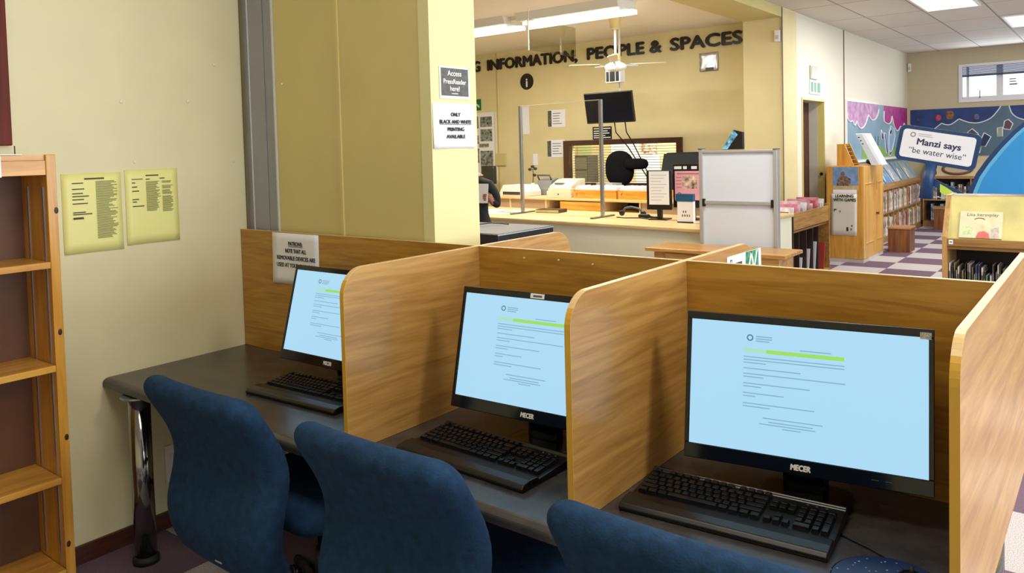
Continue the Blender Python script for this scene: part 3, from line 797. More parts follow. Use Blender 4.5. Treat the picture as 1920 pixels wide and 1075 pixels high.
def flat(name, label, cat, x, z, w_, h_, m, y=7.998, t=0.004, group=None):
    o = MB().box((0, 0, 0), (w_, h_, t)).build(name, m)
    o.matrix_world = basis((x, y, z), (1, 0, 0), (0, -1, 0))
    return tag(o, label, cat, group)
ex = flat('exit_sign', 'small green emergency exit sign beside the pale pillar', 'sign', -5.28, 2.33, 0.21, 0.19, mat('green_sign', (24, 110, 60), 0.4))
MB().tube([(0.06, 0.13, 0.005), (0.10, 0.10, 0.005), (0.14, 0.09, 0.005), (0.17, 0.05, 0.005)], 0.014, 8).build('running_figure', WTXT, ex)
nb = thing('photo_board', 'white pin board of black and white photographs beside the pale pillar', 'board')
nb.matrix_world = basis((-5.62, 7.998, 1.15), (1, 0, 0), (0, -1, 0))
MB().box((0, 0, 0), (0.86, 1.14, 0.012)).build('board', WHITE, nb)
PH = mat('grey_photo_print', (96, 98, 92), 0.5, var=0.8, vscale=24)
for x, y, w_, h_ in ((.53, .90, .25, .17), (.53, .66, .25, .20), (.36, .62, .13, .14), (.36, .88, .13, .2), (.50, .56, .20, .06), (.52, .22, .27, .28), (.35, .30, .14, .24)):
    part('photograph', PH, nb, ((x, y, .012), (x+w_, y+h_, .016)))
part('frame_strip', mat('pale_frame', (214, 208, 190), 0.5), nb, ((0.83, 0, .012), (0.86, 1.14, .02)))
db = MB().rbox((0, 0, 0), (0.13, 0.04, 0.145), (0.01, 0.01, 0.01), 4).build('desktop_screen', mat('dark_olive_grey_plastic', (56, 52, 44), 0.4)); db.location = (-4.62, 7.6, 1.26)
sd = thing('side_desk', 'small desk under the dark grey screen, hidden beyond the counter', 'desk', (-4.62, 7.6, 0)); part('desk_top', BIRCH, sd, ((-0.4, -0.22, 0.80), (0.4, 0.22, 0.839))); [part('leg', ALU, sd, ((x, y, 0), (x+0.04, y+0.04, 0.799))) for x in (-0.4, 0.36) for y in (-0.22, 0.18)]
tag(db, 'dark grey screen back below the black and white photographs', 'screen')
MB().box((-0.06, -0.06, -0.42), (0.06, 0.06, -0.12)).build('stand', BLACK, db)
flat('white_notice', 'white notice on back wall seen through clear screen beside left upright', 'notice', -4.28, 1.90, 0.20, 0.44, PAPER)
for x, z, h_, lb in ((-3.72, 1.99, 0.27, 'upper white notice with photo strip on back wall behind clear screen'), (-3.74, 1.52, 0.27, 'lower white notice with photo strip, beside the brown window frame')):
    o = flat('photo_notice', lb, 'notice', x, z, 0.33, h_, PAPER)
    part('photo_strip', mat('dark_photo_strip', (62, 62, 52), 0.5, var=0.9, vscale=30), o, ((0.005, 0.01, .004), (0.075, h_-0.01, .006)))
    bars(o, 'print', GREYINK, text_lines(0.10, 0.29, h_-0.05, 5, 0.04, 0.010, 0.4), z=0.0045)
flat('small_notice', 'tiny white notice on back wall in the middle of the clear screen', 'notice', -4.02, 1.40, 0.09, 0.18, PAPER)
flat('wall_switch', 'pale yellow switch box on back wall near the photo board', 'switch', -4.78, 1.40, 0.22, 0.20, mat('cream_plastic', (206, 190, 126), 0.5), t=0.03)
bk = flat('black_notice', 'small black notice with white lines of print above the brown window', 'notice', -2.90, 1.775, 0.33, 0.19, mat('black_sign_face', (18, 18, 22), 0.35))
bars(bk, 'print', WTXT, [(0.02, y, 0.31-d, y+0.014) for y, d in ((.155, .0), (.118, .05), (.085, .02), (.05, .09), (.02, .0))], z=0.0045)
o = flat('motion_sensor', 'white motion sensor high on the yellow pillar edge', 'sensor', 0.0, 2.90, 0.06, 0.14, WHITE, y=7.62, t=0.05)
MB().box((0.012, 0.03, 0.05), (0.048, 0.08, 0.055)).build('lens', mat('grey_lens', (190, 190, 190), 0.3), o)

# ---- brown window with blinds
w2 = struct('window_2', DARKW, ((WX0-0.08, 7.95, WZ1), (WX1+0.06, 8.05, WZ1+0.07)), ((WX0-0.08, 7.95, WZ0-0.07), (WX1+0.06, 8.05, WZ0)), ((WX0-0.08, 7.95, WZ0), (WX0+0.02, 8.05, WZ1)), ((WX1-0.02, 7.95, WZ0), (WX1+0.06, 8.05, WZ1)))
MB().box((WX0, 8.02, WZ0), (WX1, 8.026, WZ1)).build('window_glass', glass('window_glass'), w2, kind='structure')
sl = MB()
for i in range(15):
    z = WZ0+0.02+i*0.0395
    a = [(WX0+0.02, 8.07, z), (WX1-0.02, 8.07, z), (WX1-0.02, 8.10, z+0.012), (WX0+0.02, 8.10, z+0.012)]
    sl.prism([(8.07, z), (8.10, z+0.002), (8.10, z+0.0075), (8.07, z+0.0055)], lambda u, v, q: (q, u, v), WX0+0.02, WX1-0.02)
sl.build('blind_slats', mat('grey_blind_slat', (92, 86, 72), 0.5), w2, kind='structure')
# things seen in the office through it
def off(name, label, cat, x0, x1, z0, z1, m, y0=9.9, y1=9.995):
    o = MB().box((x0, y0, z0), (x1, y1, z1)).build(name, m)
    return tag(o, label, cat)
off('office_bright_panel', 'bright white panel standing for a bright window, seen right in the slatted office window', 'board', -3.26, -2.79, 1.0, 1.50, mat('bright_window_white', (226, 232, 246), 0.4), 9.97)  # stand-in panel for a bright window, its brightness put into the colour
off('office_notice', 'white notices on the office wall seen between blinds, window middle', 'notice', -3.75, -3.20, 1.45, 1.78, PAPER, 9.985)
off('office_notice', 'pale green sheet on the office wall seen at window left', 'notice', -4.45, -4.15, 1.2, 1.78, mat('pale_green_paper', (200, 214, 150), 0.6), 9.985)
off('office_picture', 'pinkish notice on the office wall above the black chair back', 'picture', -3.15, -2.85, 1.5, 1.78, mat('pink_grey_print', (176, 140, 128), 0.6, var=0.6, vscale=20), 9.985)
for nm, lb, x0, x1 in (('filing_cabinet', 'dark slatted filing unit in the office, window lower left', -4.62, -4.0), ('filing_cabinet', 'dark cabinet in the office at the window right end', -1.95, -1.45)):
    t = thing(nm, lb, 'cabinet', (0, 0, 0))
    part('body', mat('dark_grey_steel', (66, 66, 60), 0.5), t, ((x0, 9.6, 0), (x1, 9.95, 1.52 if x0 < -3 else 1.75)))
    for i in range(6): part('drawer', mat('mid_grey_steel', (112, 110, 96), 0.5), t, ((x0+0.02, 9.585, 0.1+i*0.235), (x1-0.02, 9.6, 0.31+i*0.235)))

# ---- black chair in front of the window
MATTEB = mat('matte_black_fabric', (14, 14, 15), 0.9, spec=0.15)
bc2 = thing('swivel_chair', 'black swivel chair with rounded back before the slatted office window', 'chair', (-1.98, 7.25, 0), 0.25)
MB().rbox((-0.04, 0, 1.36), (0.20, 0.06, 0.245), (0.19, 0.055, 0.20), 12).build('backrest', MATTEB, bc2)
MB().rbox((0.20, -0.05, 1.42), (0.17, 0.05, 0.075), (0.10, 0.045, 0.07), 8).build('headrest', MATTEB, bc2)
MB().rbox((0, -0.28, 0.72), (0.27, 0.27, 0.06), (0.1, 0.1, 0.05), 8).build('seat', MATTEB, bc2)
MB().tube([(0, 0.03, 0.70), (0, 0.05, 1.2)], 0.03).build('back_bracket', MATTEB, bc2)
MB().lathe([(0.03, 0.1), (0.03, 0.67)], 16, (0, -0.28, 0)).build('gas_column', MATTEB, bc2)
for k in range(5):
    a_ = 2*PI*k/5
    MB().tube([(0.02*math.cos(a_), -0.28+0.02*math.sin(a_), 0.11), (0.30*math.cos(a_), -0.28+0.30*math.sin(a_), 0.03)], 0.025, 8, r2=0.02).build('leg', MATTEB, bc2)

# ---- television on its ceiling pole
tv = thing('television', 'black wall television tilted on a ceiling pole above the counter', 'television', (-1.93, 7.0, 0), 0.0)
Mt = Matrix.Translation((-0.02, -0.1, 2.185)) @ Matrix.Rotation(0.2, 4, 'X')
h = MB().box((-0.36, -0.045, -0.205), (0.36, 0.0, 0.205)).xf(Mt).build('housing', BLACK, tv, bevel=0.006)
MB().box((-0.345, -0.0475, -0.185), (0.345, -0.045, 0.19)).xf(Mt).build('screen', BLACKG, tv)
p_ = MB().tube([(0.06, 0.03, 2.2), (0.06, 0.03, 3.25)], 0.016); p_.build('ceiling_pole', WHITE, tv)
MB().tube([(0.06, 0.03, 2.2), (0.0, -0.08, 2.19)], 0.02).build('bracket', BLACK, tv)
for pts in ([(0.02, -0.07, 2.0), (0.03, -0.05, 1.85), (0.07, 0.2, 1.65), (0.10, 0.7, 1.2)], [(0.18, -0.07, 2.0), (0.17, -0.02, 1.85), (0.12, 0.25, 1.7), (0.14, 0.7, 1.2)]):
    MB().tube(pts, 0.008, 6).build('cable', BLACK, tv)
pj = thing('mounted_speaker', 'white box with black grille hung on the pole above television', 'speaker', (-1.87, 6.93, 2.50))
MB().box((-0.11, -0.09, 0), (0.11, 0.05, 0.19)).build('case', WHITE, pj, bevel=0.01)
MB().box((-0.095, -0.094, 0.015), (0.095, -0.088, 0.145)).build('grille', BLACK, pj)
for x in (-0.045, 0.045): MB().box((x-0.004, -0.099, 0.0), (x+0.004, -0.094, 0.17)).build('strap', WHITE, pj)

# ---- ceiling fan
CREAMP = mat('cream_plastic', (206, 190, 126), 0.5)
fn = thing('ceiling_fan', 'cream and white ceiling fan on a long rod over the counter', 'fan', (-1.50, 6.28, 0))
MB().lathe([(0.045, 3.09), (0.055, 3.11), (0.075, 3.22), (0.08, 3.25)], 20).build('canopy', CREAMP, fn)
MB().tube([(0, 0, 2.78), (0, 0, 3.12)], 0.016).build('rod', WHITE, fn)
MB().lathe([(0.04, 2.70), (0.055, 2.72), (0.05, 2.79), (0.02, 2.80)], 20).build('lower_cup', CREAMP, fn)
MB().lathe([(0.06, 2.585), (0.12, 2.60), (0.135, 2.635), (0.12, 2.665), (0.05, 2.70)], 28).build('motor', WHITE, fn)
for k in range(3):
    a_ = PI*0.98 + k*2*PI/3
    m_ = Matrix.Rotation(a_, 4, 'Z')
    b_ = MB().prism([(0.22, -0.045), (0.62, -0.06), (0.68, -0.04), (0.68, 0.04), (0.62, 0.06), (0.22, 0.045)], lambda u, v, q: (u, v, 2.66+q+0.18*v+0.06*u), 0, 0.006).xf(m_)
    bo = b_.build('blade', mat('cream_blade', (226, 214, 176), 0.4), fn)
    MB().box((0.10, -0.012, 2.650), (0.30, 0.012, 2.664)).xf(m_).build('blade_bracket', ALU, bo)

# ---- fluorescent fittings
for i, (x0, x1, lb) in enumerate(((-2.22, -0.86, 'right long fluorescent fitting on the ceiling above hanging clear sheet'), (-4.1, -2.40, 'left fluorescent fitting on the ceiling beside the pale pillar'))):
    t = thing('fluorescent_light', lb, 'light', (0, 0, 0), 0, 'fluorescent fittings over the counter')
    MB().prism([(5.20, 3.249), (5.24, 3.16), (5.60, 3.16), (5.64, 3.249)], lambda u, v, q: (q, u, v), x0, x1).build('body', mat('white_enamel', (222, 222, 214), 0.5), t)
    for y in (5.32, 5.50):
        MB().tube([(x0+0.04, y, 3.135), (x1-0.04, y, 3.135)], 0.02, 12).build('tube', emit('lit_tube', (255, 252, 244), 2.2), t)
    MB().prism([(5.505, 3.16), (5.64, 3.12), (5.66, 3.12), (5.66, 3.165), (5.6, 3.17)], lambda u, v, q: (q, u, v), x0, x1).build('reflector', emit('glowing_diffuser', (255, 253, 248), 1.3, base=(240, 240, 236)), t)
cj = MB().box((-2.40, 5.36, 3.20), (-2.22, 5.50, 3.25)).build('junction_box', WHITE); tag(cj, 'white junction box between the two fluorescent fittings', 'junction box')

hs = thing('hanging_sheet', 'clear acrylic sheet hanging edgeways from the ceiling near the lights', 'sheet', (-1.9, 5.03, 0))
MB().box((-0.003, 0, 2.775), (0.003, 0.98, 3.13)).build('sheet', glass('grey_acrylic', (0.80, 0.81, 0.74, 1), 0.6), hs)
MB().box((-0.005, -0.008, 2.775), (0.005, 0.002, 3.13)).build('edge_strip', WHITE, hs)
for y in (0.01, 0.97): MB().tube([(0, y, 3.12), (0, y, 3.25)], 0.004, 6).build('wire', WHITE, hs)

# ---- ceiling panels of the children's corner
for x0, y0, lb in ((1.36, 8.02, 'bright square ceiling light panel above the cabinet'), (2.06, 10.70, 'bright ceiling light panel farther back at picture edge')):
    t = thing('ceiling_light', lb, 'light', (0, 0, 0), 0, 'ceiling light panels')
    part('frame', WHITE, t, ((x0, y0, 3.30), (x0+0.62, y0+0.03, 3.322)), ((x0, y0+1.29, 3.30), (x0+0.62, y0+1.32, 3.322)), ((x0, y0+.03, 3.30), (x0+0.03, y0+1.29, 3.322)), ((x0+0.59, y0+.03, 3.30), (x0+0.62, y0+1.29, 3.322)))
    part('diffuser', emit('light_diffuser', (255, 252, 246), 1.8), t, ((x0+0.03, y0+0.03, 3.304), (x0+0.59, y0+1.29, 3.318)))

# ---- the counter
RC = math.atan(-0.111)
ct = thing('service_counter', 'long service counter with pale beech top and cream front', 'counter', (0.33, 4.62, 0), RC)
part('worktop', BIRCH, ct, ((-4.6, 0, 0.835), (0, 1.95, 0.875)), bevel=0.012)
part('front_panel', mat('cream_counter_front', (232, 230, 206), 0.5), ct, ((-4.6, 0.05, 0), (-0.05, 0.08, 0.834)))
part('end_panel', mat('cream_counter_front', (232, 230, 206), 0.5), ct, ((-0.05, 0.05, 0), (-0.02, 1.92, 0.834)))
def cl(x, y):                                   # a point of the counter's own frame in the room
    return (0.33 + x*math.cos(RC) - y*math.sin(RC), 4.62 + x*math.sin(RC) + y*math.cos(RC))
def clx(X, y):                                  # the point of depth y in that frame at room X
    x = (X - 0.33 + y*math.sin(RC))/math.cos(RC); return cl(x, y)
ru = thing('pigeonhole_unit', 'raised pale shelf unit with pigeonholes along the counter back', 'shelf unit', (0.33, 4.62, 0.8755), RC)
part('top_board', BIRCH, ru, ((-4.5, 1.18, 0.120), (-0.65, 1.94, 0.148)), bevel=0.004)
part('back_board', mat('grey_brown_board', (150, 128, 104), 0.5), ru, ((-4.5, 1.90, 0), (-0.65, 1.935, 0.119)))
PIG = mat('brown_grey_front', (168, 140, 112), 0.5)
for x in (-4.5, -3.62, -2.98, -2.06, -1.52, -0.67): part('upright', BIRCH, ru, ((x, 1.19, 0), (x+0.02, 1.70, 0.119)))
part('closed_front', PIG, ru, ((-4.48, 1.20, 0), (-2.99, 1.215, 0.119)), label='brown closed front of the unit')
part('closed_front', PIG, ru, ((-1.49, 1.20, 0), (-0.68, 1.215, 0.119)), label='brown closed front of the unit')
dd = part('drawer', ORANGEW, ru, ((-2.72, 1.185, 0.004), (-2.08, 1.60, 0.108)), label='orange pine drawer front')
ZR = 0.8755+0.149
def on_raised(X, dy=0.3): return clx(X, 1.18+dy)

def card_box(X0, X1, label):
    a, b_ = on_raised(X0, 0.06), on_raised(X1, 0.06)
    t = thing('card_index_box', label, 'box', (a[0], a[1], ZR), RC, 'pine card boxes on the raised shelf')
    L_ = X1-X0
    part('tray', ORANGEW, t, ((0, 0, 0), (L_, 0.012, 0.105)), ((0, 0.33, 0), (L_, 0.342, 0.105)), ((0, 0.012, 0), (0.012, 0.33, 0.105)), ((L_-0.012, 0.012, 0), (L_, 0.33, 0.105)), ((0.012, 0.012, 0), (L_-0.012, 0.33, 0.01)))
    cards = MB(); rnd = random.Random(int(-X0*100))
    n = int(L_/0.011)
    for i in range(n):
        x = 0.016+i*(L_-0.03)/n; z = 0.13+0.03*rnd.random()
        cards.box((x, 0.02, 0.0105), (x+0.006, 0.26, z))
    cards.build('index_cards', PAPER, t, kind='stuff')
    MB().lathe([(0.012, 0), (0.012, 0.012), (0.006, 0.018)], 12).xf(basis((0.05, 0, 0.07), (1, 0, 0), (0, -1, 0))).build('knob', mat('brass', (196, 160, 84), 0.3, metal=0.8), t)
card_box(-2.06, -1.40, 'longer pine box of white index cards on the raised shelf')
card_box(-1.375, -0.80, 'pine card box partly hidden by the paper covered monitors')
cr = on_raised(-2.50, 0.05)
rg = thing('cash_register', 'cream cash register beside the pine card boxes on raised shelf', 'cash register', (cr[0], cr[1], ZR), RC)
CRM = mat('cream_machine_plastic', (214, 206, 176), 0.5)
part('drawer', CRM, rg, ((0, 0, 0), (0.40, 0.36, 0.085)), bevel=0.005)
part('body', CRM, rg, ((0.01, 0.02, 0.086), (0.39, 0.34, 0.12)), bevel=0.004)
MB().prism([(0.03, 0.121), (0.33, 0.121), (0.33, 0.235), (0.20, 0.225), (0.05, 0.15)], lambda u, v, q: (q, u, v), 0.02, 0.38).build('keypad_top', CRM, rg, bevel=0.004)
kk = MB()
MB().box((0.08, 0.07, 0.165), (0.22, 0.12, 0.188)).build('display_window', mat('grey_lens_dark', (110, 108, 96), 0.3), rg)
MB().lathe([(0.008, 0), (0.008, 0.006)], 10).xf(basis((0.2, 0, 0.045), (1, 0, 0), (0, -1, 0))).build('lock', BLACK, rg)
pr = on_raised(-3.34, 0.04)
pn = thing('printer', 'white flat printer with dark slot at left end of raised shelf', 'printer', (pr[0], pr[1], ZR), RC)
MB().prism([(0, 0), (0.46, 0), (0.46, 0.06), (0.40, 0.15), (0.06, 0.15), (0, 0.06)], lambda u, v, q: (u, q, v), 0, 0.34).build('body', mat('off_white_plastic', (224, 220, 214), 0.4), pn, bevel=0.006)
part('paper_slot', mat('dark_slot', (60, 56, 56), 0.4), pn, ((0.06, -0.004, 0.022), (0.38, 0.006, 0.062)))
GRP = mat('grey_machine_plastic', (120, 122, 120), 0.45)
vp = on_raised(-3.06, 0.46)
va = thing('vase', 'small white vase with a dark dried flower behind the printer', 'vase', (vp[0], vp[1], ZR))
MB().lathe([(0.035, 0), (0.05, 0.05), (0.035, 0.12), (0.025, 0.15), (0.03, 0.16)], 16).build('vase_body', WHITE, va)
st = MB().tube([(0, 0, 0.15), (0.01, 0, 0.30), (0.0, 0, 0.36)], 0.005, 6)
st.build('stem', BLACK, va)
for dx, dz in ((-0.045, 0.35), (0.0, 0.39), (0.045, 0.36), (0.03, 0.27)):
    MB().rbox((dx, 0, dz), (0.03, 0.02, 0.022), (0.03, 0.02, 0.022), 5).build('flower', BLACK, va)
wp = on_raised(-2.87, 0.42)
gf = thing('grey_punch', 'grey desk binding machine behind the clear screen upright', 'office machine', (wp[0]-0.1, wp[1], ZR), RC)
MB().prism([(0, 0), (0.25, 0), (0.25, 0.12), (0.18, 0.23), (0.04, 0.20), (0, 0.08)], lambda u, v, q: (q, u, v), 0, 0.26).build('body', GRP, gf, bevel=0.008)
MB().tube([(0.02, 0.06, 0.2), (0.02, 0.02, 0.27), (0.24, 0.02, 0.27), (0.24, 0.06, 0.2)], 0.012, 8).build('handle', mat('dark_grey_plastic', (70, 72, 74), 0.4), gf)
bp_ = on_raised(-2.36, 0.45)
fx = thing('fax_machine', 'dark grey machine on the raised shelf left of the cash register', 'fax machine', (bp_[0]-0.32, bp_[1], ZR), RC)
MB().prism([(0, 0), (0.3, 0), (0.3, 0.13), (0.05, 0.15), (0, 0.08)], lambda u, v, q: (q, u, v), 0, 0.36).build('body', mat('dark_grey_plastic', (70, 72, 74), 0.4), fx, bevel=0.008)
part('tray', GRP, fx, ((0.03, -0.02, 0.02), (0.33, 0.0, 0.035)))
tr = on_raised(-1.95, 0.44)
pt_ = thing('paper_tray', 'translucent grey letter tray behind the left pine card box', 'tray', (tr[0], tr[1], ZR), RC)
part('tray_body', mat('smoky_plastic', (168, 170, 160), 0.3), pt_, ((0, 0, 0), (0.26, 0.2, 0.01)), ((0, 0, 0.01), (0.008, 0.2, 0.17)), ((0.252, 0, 0.01), (0.26, 0.2, 0.17)), ((0.008, 0.19, 0.01), (0.252, 0.2, 0.17)))
part('papers', PAPER, pt_, ((0.02, 0.01, 0.012), (0.24, 0.18, 0.10)))
dp = on_raised(-1.10, 0.1)
lp = thing('laser_printer', 'big black laser printer behind the paper covered monitors', 'printer', (-1.19, 6.80, 0.60))
MB().prism([(0, 0), (0.52, 0), (0.52, 0.78), (0.10, 0.96), (0, 0.70)], lambda u, v, q: (q, u, v), 0, 0.62).build('body', mat('charcoal_plastic', (30, 31, 33), 0.7, spec=0.2), lp, bevel=0.015)
part('lid', mat('charcoal_plastic', (30, 31, 33), 0.7, spec=0.2), lp, ((0.02, 0.14, 0.935), (0.60, 0.50, 0.965)), bevel=0.008)
part('printer_stand', mat('dark_grey_steel', (66, 66, 60), 0.5), lp, ((0.02, 0.02, -0.6), (0.60, 0.50, -0.001)))
# things on the counter top
ZK = 0.8762
sc_ = thing('counter_screen', 'clear acrylic counter screen held between two aluminium uprights', 'screen', (0, 0, ZK))
for (X, Yb) in ((-2.385, 5.49), (-1.165, 5.34)):
    u_ = part('upright', ALU, sc_, ((X-0.018, Yb-0.018, 0.012), (X+0.018, Yb+0.018, 1.31)), bevel=0.002)
    part('foot', mat('dark_aluminium', (112, 108, 100), 0.35, metal=0.7), u_, ((X-0.022, Yb-0.235, 0.0), (X+0.022, Yb+0.235, 0.014)), bevel=0.002)
    MB().tube([(X+0.0, Yb-0.024, 0.14), (X, Yb-0.017, 0.14)], 0.012, 10).build('bolt', ALU, u_)
dv = Vector((-1.165+2.385, 5.34-5.49, 0)); L_ = dv.length
pl_ = MB().box((0.02, -0.003, 0.10), (L_-0.02, 0.003, 1.305)).xf(Matrix.Translation((-2.385, 5.49, 0)) @ Matrix.Rotation(math.atan2(dv.y, dv.x), 4, 'Z')).build('acrylic_sheet', glass(), sc_)
MB().box((0.02, -0.004, 1.3052), (L_-0.02, 0.004, 1.311)).xf(Matrix.Translation((-2.385, 5.49, 0)) @ Matrix.Rotation(math.atan2(dv.y, dv.x), 4, 'Z')).build('top_highlight', mat('acrylic_edge_highlight', (232, 230, 206), 0.3), sc_)  # pale strip paints the highlight along the top of the sheet
bk_ = thing('book', 'thick closed book with dark cover lying on counter between uprights', 'book', (-2.12, 5.72, ZK), 0.1)
part('pages', mat('cream_pages', (214, 204, 140), 0.7), bk_, ((-0.16, -0.10, 0.004), (0.155, 0.098, 0.036)))
part('cover', mat('dark_brown_cover', (64, 48, 42), 0.5), bk_, ((-0.165, -0.105, 0), (0.16, 0.105, 0.004)), ((-0.165, -0.105, 0.036), (0.16, 0.105, 0.041)), ((0.156, -0.105, 0.004), (0.162, 0.105, 0.036)))
rnd = random.Random(5)
for i, (X, Yb, a_, lb) in enumerate(((-2.72, 5.35, 0.3, 'loose white sheet on the counter beside the left upright foot'), (-2.62, 5.62, -0.2, 'white papers on the counter behind left upright'), (-2.92, 5.55, 0.6, 'white papers on the counter nearest the pale pillar'))):
    o = MB().box((-0.15, -0.11, 0), (0.15, 0.11, 0.003+0.008*i)).build('loose_paper', PAPER); o.location = (X, Yb, ZK+0.0003); o.rotation_euler = (0, 0, a_)
    tag(o, lb, 'paper', 'papers on the counter')
hp = thing('black_headset', 'black headset and cable lying on counter by right upright', 'headset', (-0.98, 5.62, ZK))
MB().tube([(-0.10, 0, 0.03), (-0.07, 0.02, 0.085), (0.0, 0.03, 0.10), (0.10, 0.02, 0.085), (0.17, 0, 0.03)], 0.012, 8).build('headband', mat('blue_grey_plastic', (70, 84, 100), 0.4), hp)
for x in (-0.10, 0.17): MB().rbox((x, 0, 0.030), (0.035, 0.02, 0.03), (0.03, 0.018, 0.028), 5).build('earpiece', BLACK, hp)
gl = MB().tube([(0, 0, 0.006), (0.12, -0.05, 0.006), (0.28, 0.02, 0.006), (0.42, -0.06, 0.006), (0.60, -0.04, 0.006), (0.66, -0.12, 0.006)], 0.006, 6).build('cable', mat('dark_cable', (60, 56, 48), 0.5)); gl.location = (-1.0, 5.36, ZK); tag(gl, 'dark cable trailing over counter towards the paper covered monitors', 'cable')
wr = thing('barcode_scanner', 'small black barcode scanner with pale cord on the counter', 'scanner', (-0.68, 5.40, ZK))
MB().rbox((0, 0, 0.025), (0.07, 0.03, 0.024), (0.03, 0.028, 0.022), 6).build('head', BLACK, wr)
MB().tube([(0.04, 0, 0.02), (0.12, -0.02, 0.015), (0.17, -0.03, 0.015)], 0.012, 8).build('grip', BLACK, wr)
MB().tube([(0.17, -0.03, 0.008), (0.25, -0.06, 0.006), (0.30, -0.04, 0.006)], 0.005, 6).build('cord', WHITE, wr)

def rear_monitor(X0, X1, Yb, z0, z1, label, rz):
    t = thing('counter_monitor', label, 'monitor', ((X0+X1)/2, Yb, ZK), rz, 'monitors on the counter')
    w_ = (X1-X0)
    part('housing', BLACK, t, ((-w_/2, 0, z0-ZK), (w_/2, 0.04, z1-ZK)), bevel=0.006)
    MB().box((-0.025, 0.01, 0.012), (0.025, 0.05, z0-ZK)).build('stand_neck', BLACK, t)
    MB().box((-0.10, -0.06, 0), (0.10, 0.12, 0.012)).build('stand_base', BLACK, t, bevel=0.003)
    return t
m1 = rear_monitor(-0.60, -0.33, 5.32, 0.98, 1.395, 'left counter monitor, its back covered by a white sheet', 0.12)
s1 = part('taped_sheet', PAPER, m1, ((-0.105, -0.003, 1.035-ZK), (0.115, 0, 1.388-ZK)), label='white printed sheet')
for i in range(9): MB().box((-0.085, -0.0040, 1.345-0.033*i-ZK), (0.09-0.03*(i % 3), -0.0031, 1.350-0.033*i-ZK)).build('sheet_print', mat('pale_print', (176, 178, 186), 0.6), s1)
m2 = rear_monitor(-0.355, 0.06, 5.44, 1.0, 1.46, 'right counter monitor, its back covered by a pink poster', 0.03)
s2 = part('pink_poster', mat('pink_paper', (232, 168, 184), 0.6), m2, ((-0.185, -0.003, 1.08-ZK), (0.19, 0, 1.385-ZK)), label='pink printed poster')
MB().box((-0.10, -0.0040, 1.20-ZK), (0.06, -0.0031, 1.335-ZK)).build('poster_photo', mat('pink_grey_print', (176, 140, 128), 0.6, var=0.6, vscale=20), s2)
PINKT = mat('dull_pink_print', (176, 104, 122), 0.7)
MB().box((-0.16, -0.0040, 1.350-ZK), (0.17, -0.0031, 1.362-ZK)).build('poster_heading', PINKT, s2)
for i in range(4): MB().box((-0.17, -0.0040, 1.315-0.035*i-ZK), (-0.11, -0.0031, 1.322-0.035*i-ZK)).build('poster_print', PINKT, s2)
rg_ = MB()
for k in range(16):
    a0, a1 = 2*PI*k/16, 2*PI*(k+1)/16
    q = lambda r, a_: (-0.135+r*math.cos(a_), -0.0036, 1.135-ZK+r*math.sin(a_))
    rg_.quad(q(0.017, a0), q(0.025, a0), q(0.025, a1), q(0.017, a1))
rg_.build('poster_ring', mat('dark_notice_print', (70, 66, 40), 0.7), s2)
for x0, x1 in ((-0.19, -0.11), (-0.09, -0.05), (0.0, 0.06)): MB().box((x0, -0.003, 1.405-ZK), (x1, 0, 1.435-ZK)).build('label_strip', PAPER, m2)
tn = thing('tent_card', 'white desk sign with a blue top band beside grey display panel', 'sign', (-0.15, 5.10, ZK), 0.0)
part('card', PAPER, tn, ((0, 0, 0), (0.17, 0.05, 0.215)))
part('blue_band', mat('deep_blue_print', (22, 84, 128), 0.5), tn, ((-0.015, -0.006, 0.215), (0.17, 0.05, 0.29)))
part('base_edge', mat('navy_plastic', (24, 34, 70), 0.4), tn, ((-0.002, -0.004, 0), (0.172, 0, 0.012)))
bars_ = MB()
for x, z, w_ in ((0.06, .10, .012), (.085, .10, .012), (.05, .062, .012), (.075, .062, .012), (.10, .062, .012), (.125, .062, .01)):
    bars_.box((x, -0.0015, z), (x+w_, -0.0002, z+0.022))
bars_.build('print', GREYINK, tn)

# ---- photocopier in front of the counter and a person behind it
cp = thing('photocopier', 'dark navy photocopier with grey lid, behind the carrel partition', 'photocopier', (0, 0, 0))
NAVY = mat('navy_black_plastic', (22, 28, 38), 0.35)
part('body', NAVY, cp, ((-1.60, 2.94, 0.03), (-0.745, 3.72, 0.86)), bevel=0.01)
part('lid', NAVY, cp, ((-1.61, 2.92, 0.861), (-0.735, 3.74, 0.945)), bevel=0.006)
part('lid_top', mat('grey_lid', (128, 130, 130), 0.4), cp, ((-1.60, 2.935, 0.945), (-0.745, 3.725, 0.950)))
part('lid_trim', mat('light_grey_trim', (180, 186, 190), 0.4), cp, ((-0.7365, 2.918, 0.935), (-0.733, 3.74, 0.941)))
for x, y in ((-1.5, 3.05), (-0.85, 3.05), (-1.5, 3.6), (-0.85, 3.6)): MB().lathe([(0.03, 0), (0.03, 0.03)], 12, (x, y, 0)).build('foot', BLACK, cp)
cb = MB().tube([(0, 0, 0), (0.10, 0.14, 0.015), (0.16, 0.28, 0.02), (0.2, 0.40, 0.005), (0.26, 0.42, 0.0)], 0.007, 6).build('cable', mat('dark_cable', (60, 56, 48), 0.5)); cb.location = (-1.42, 3.2, 0.957); tag(cb, 'dark cable lying on the photocopier lid', 'cable')

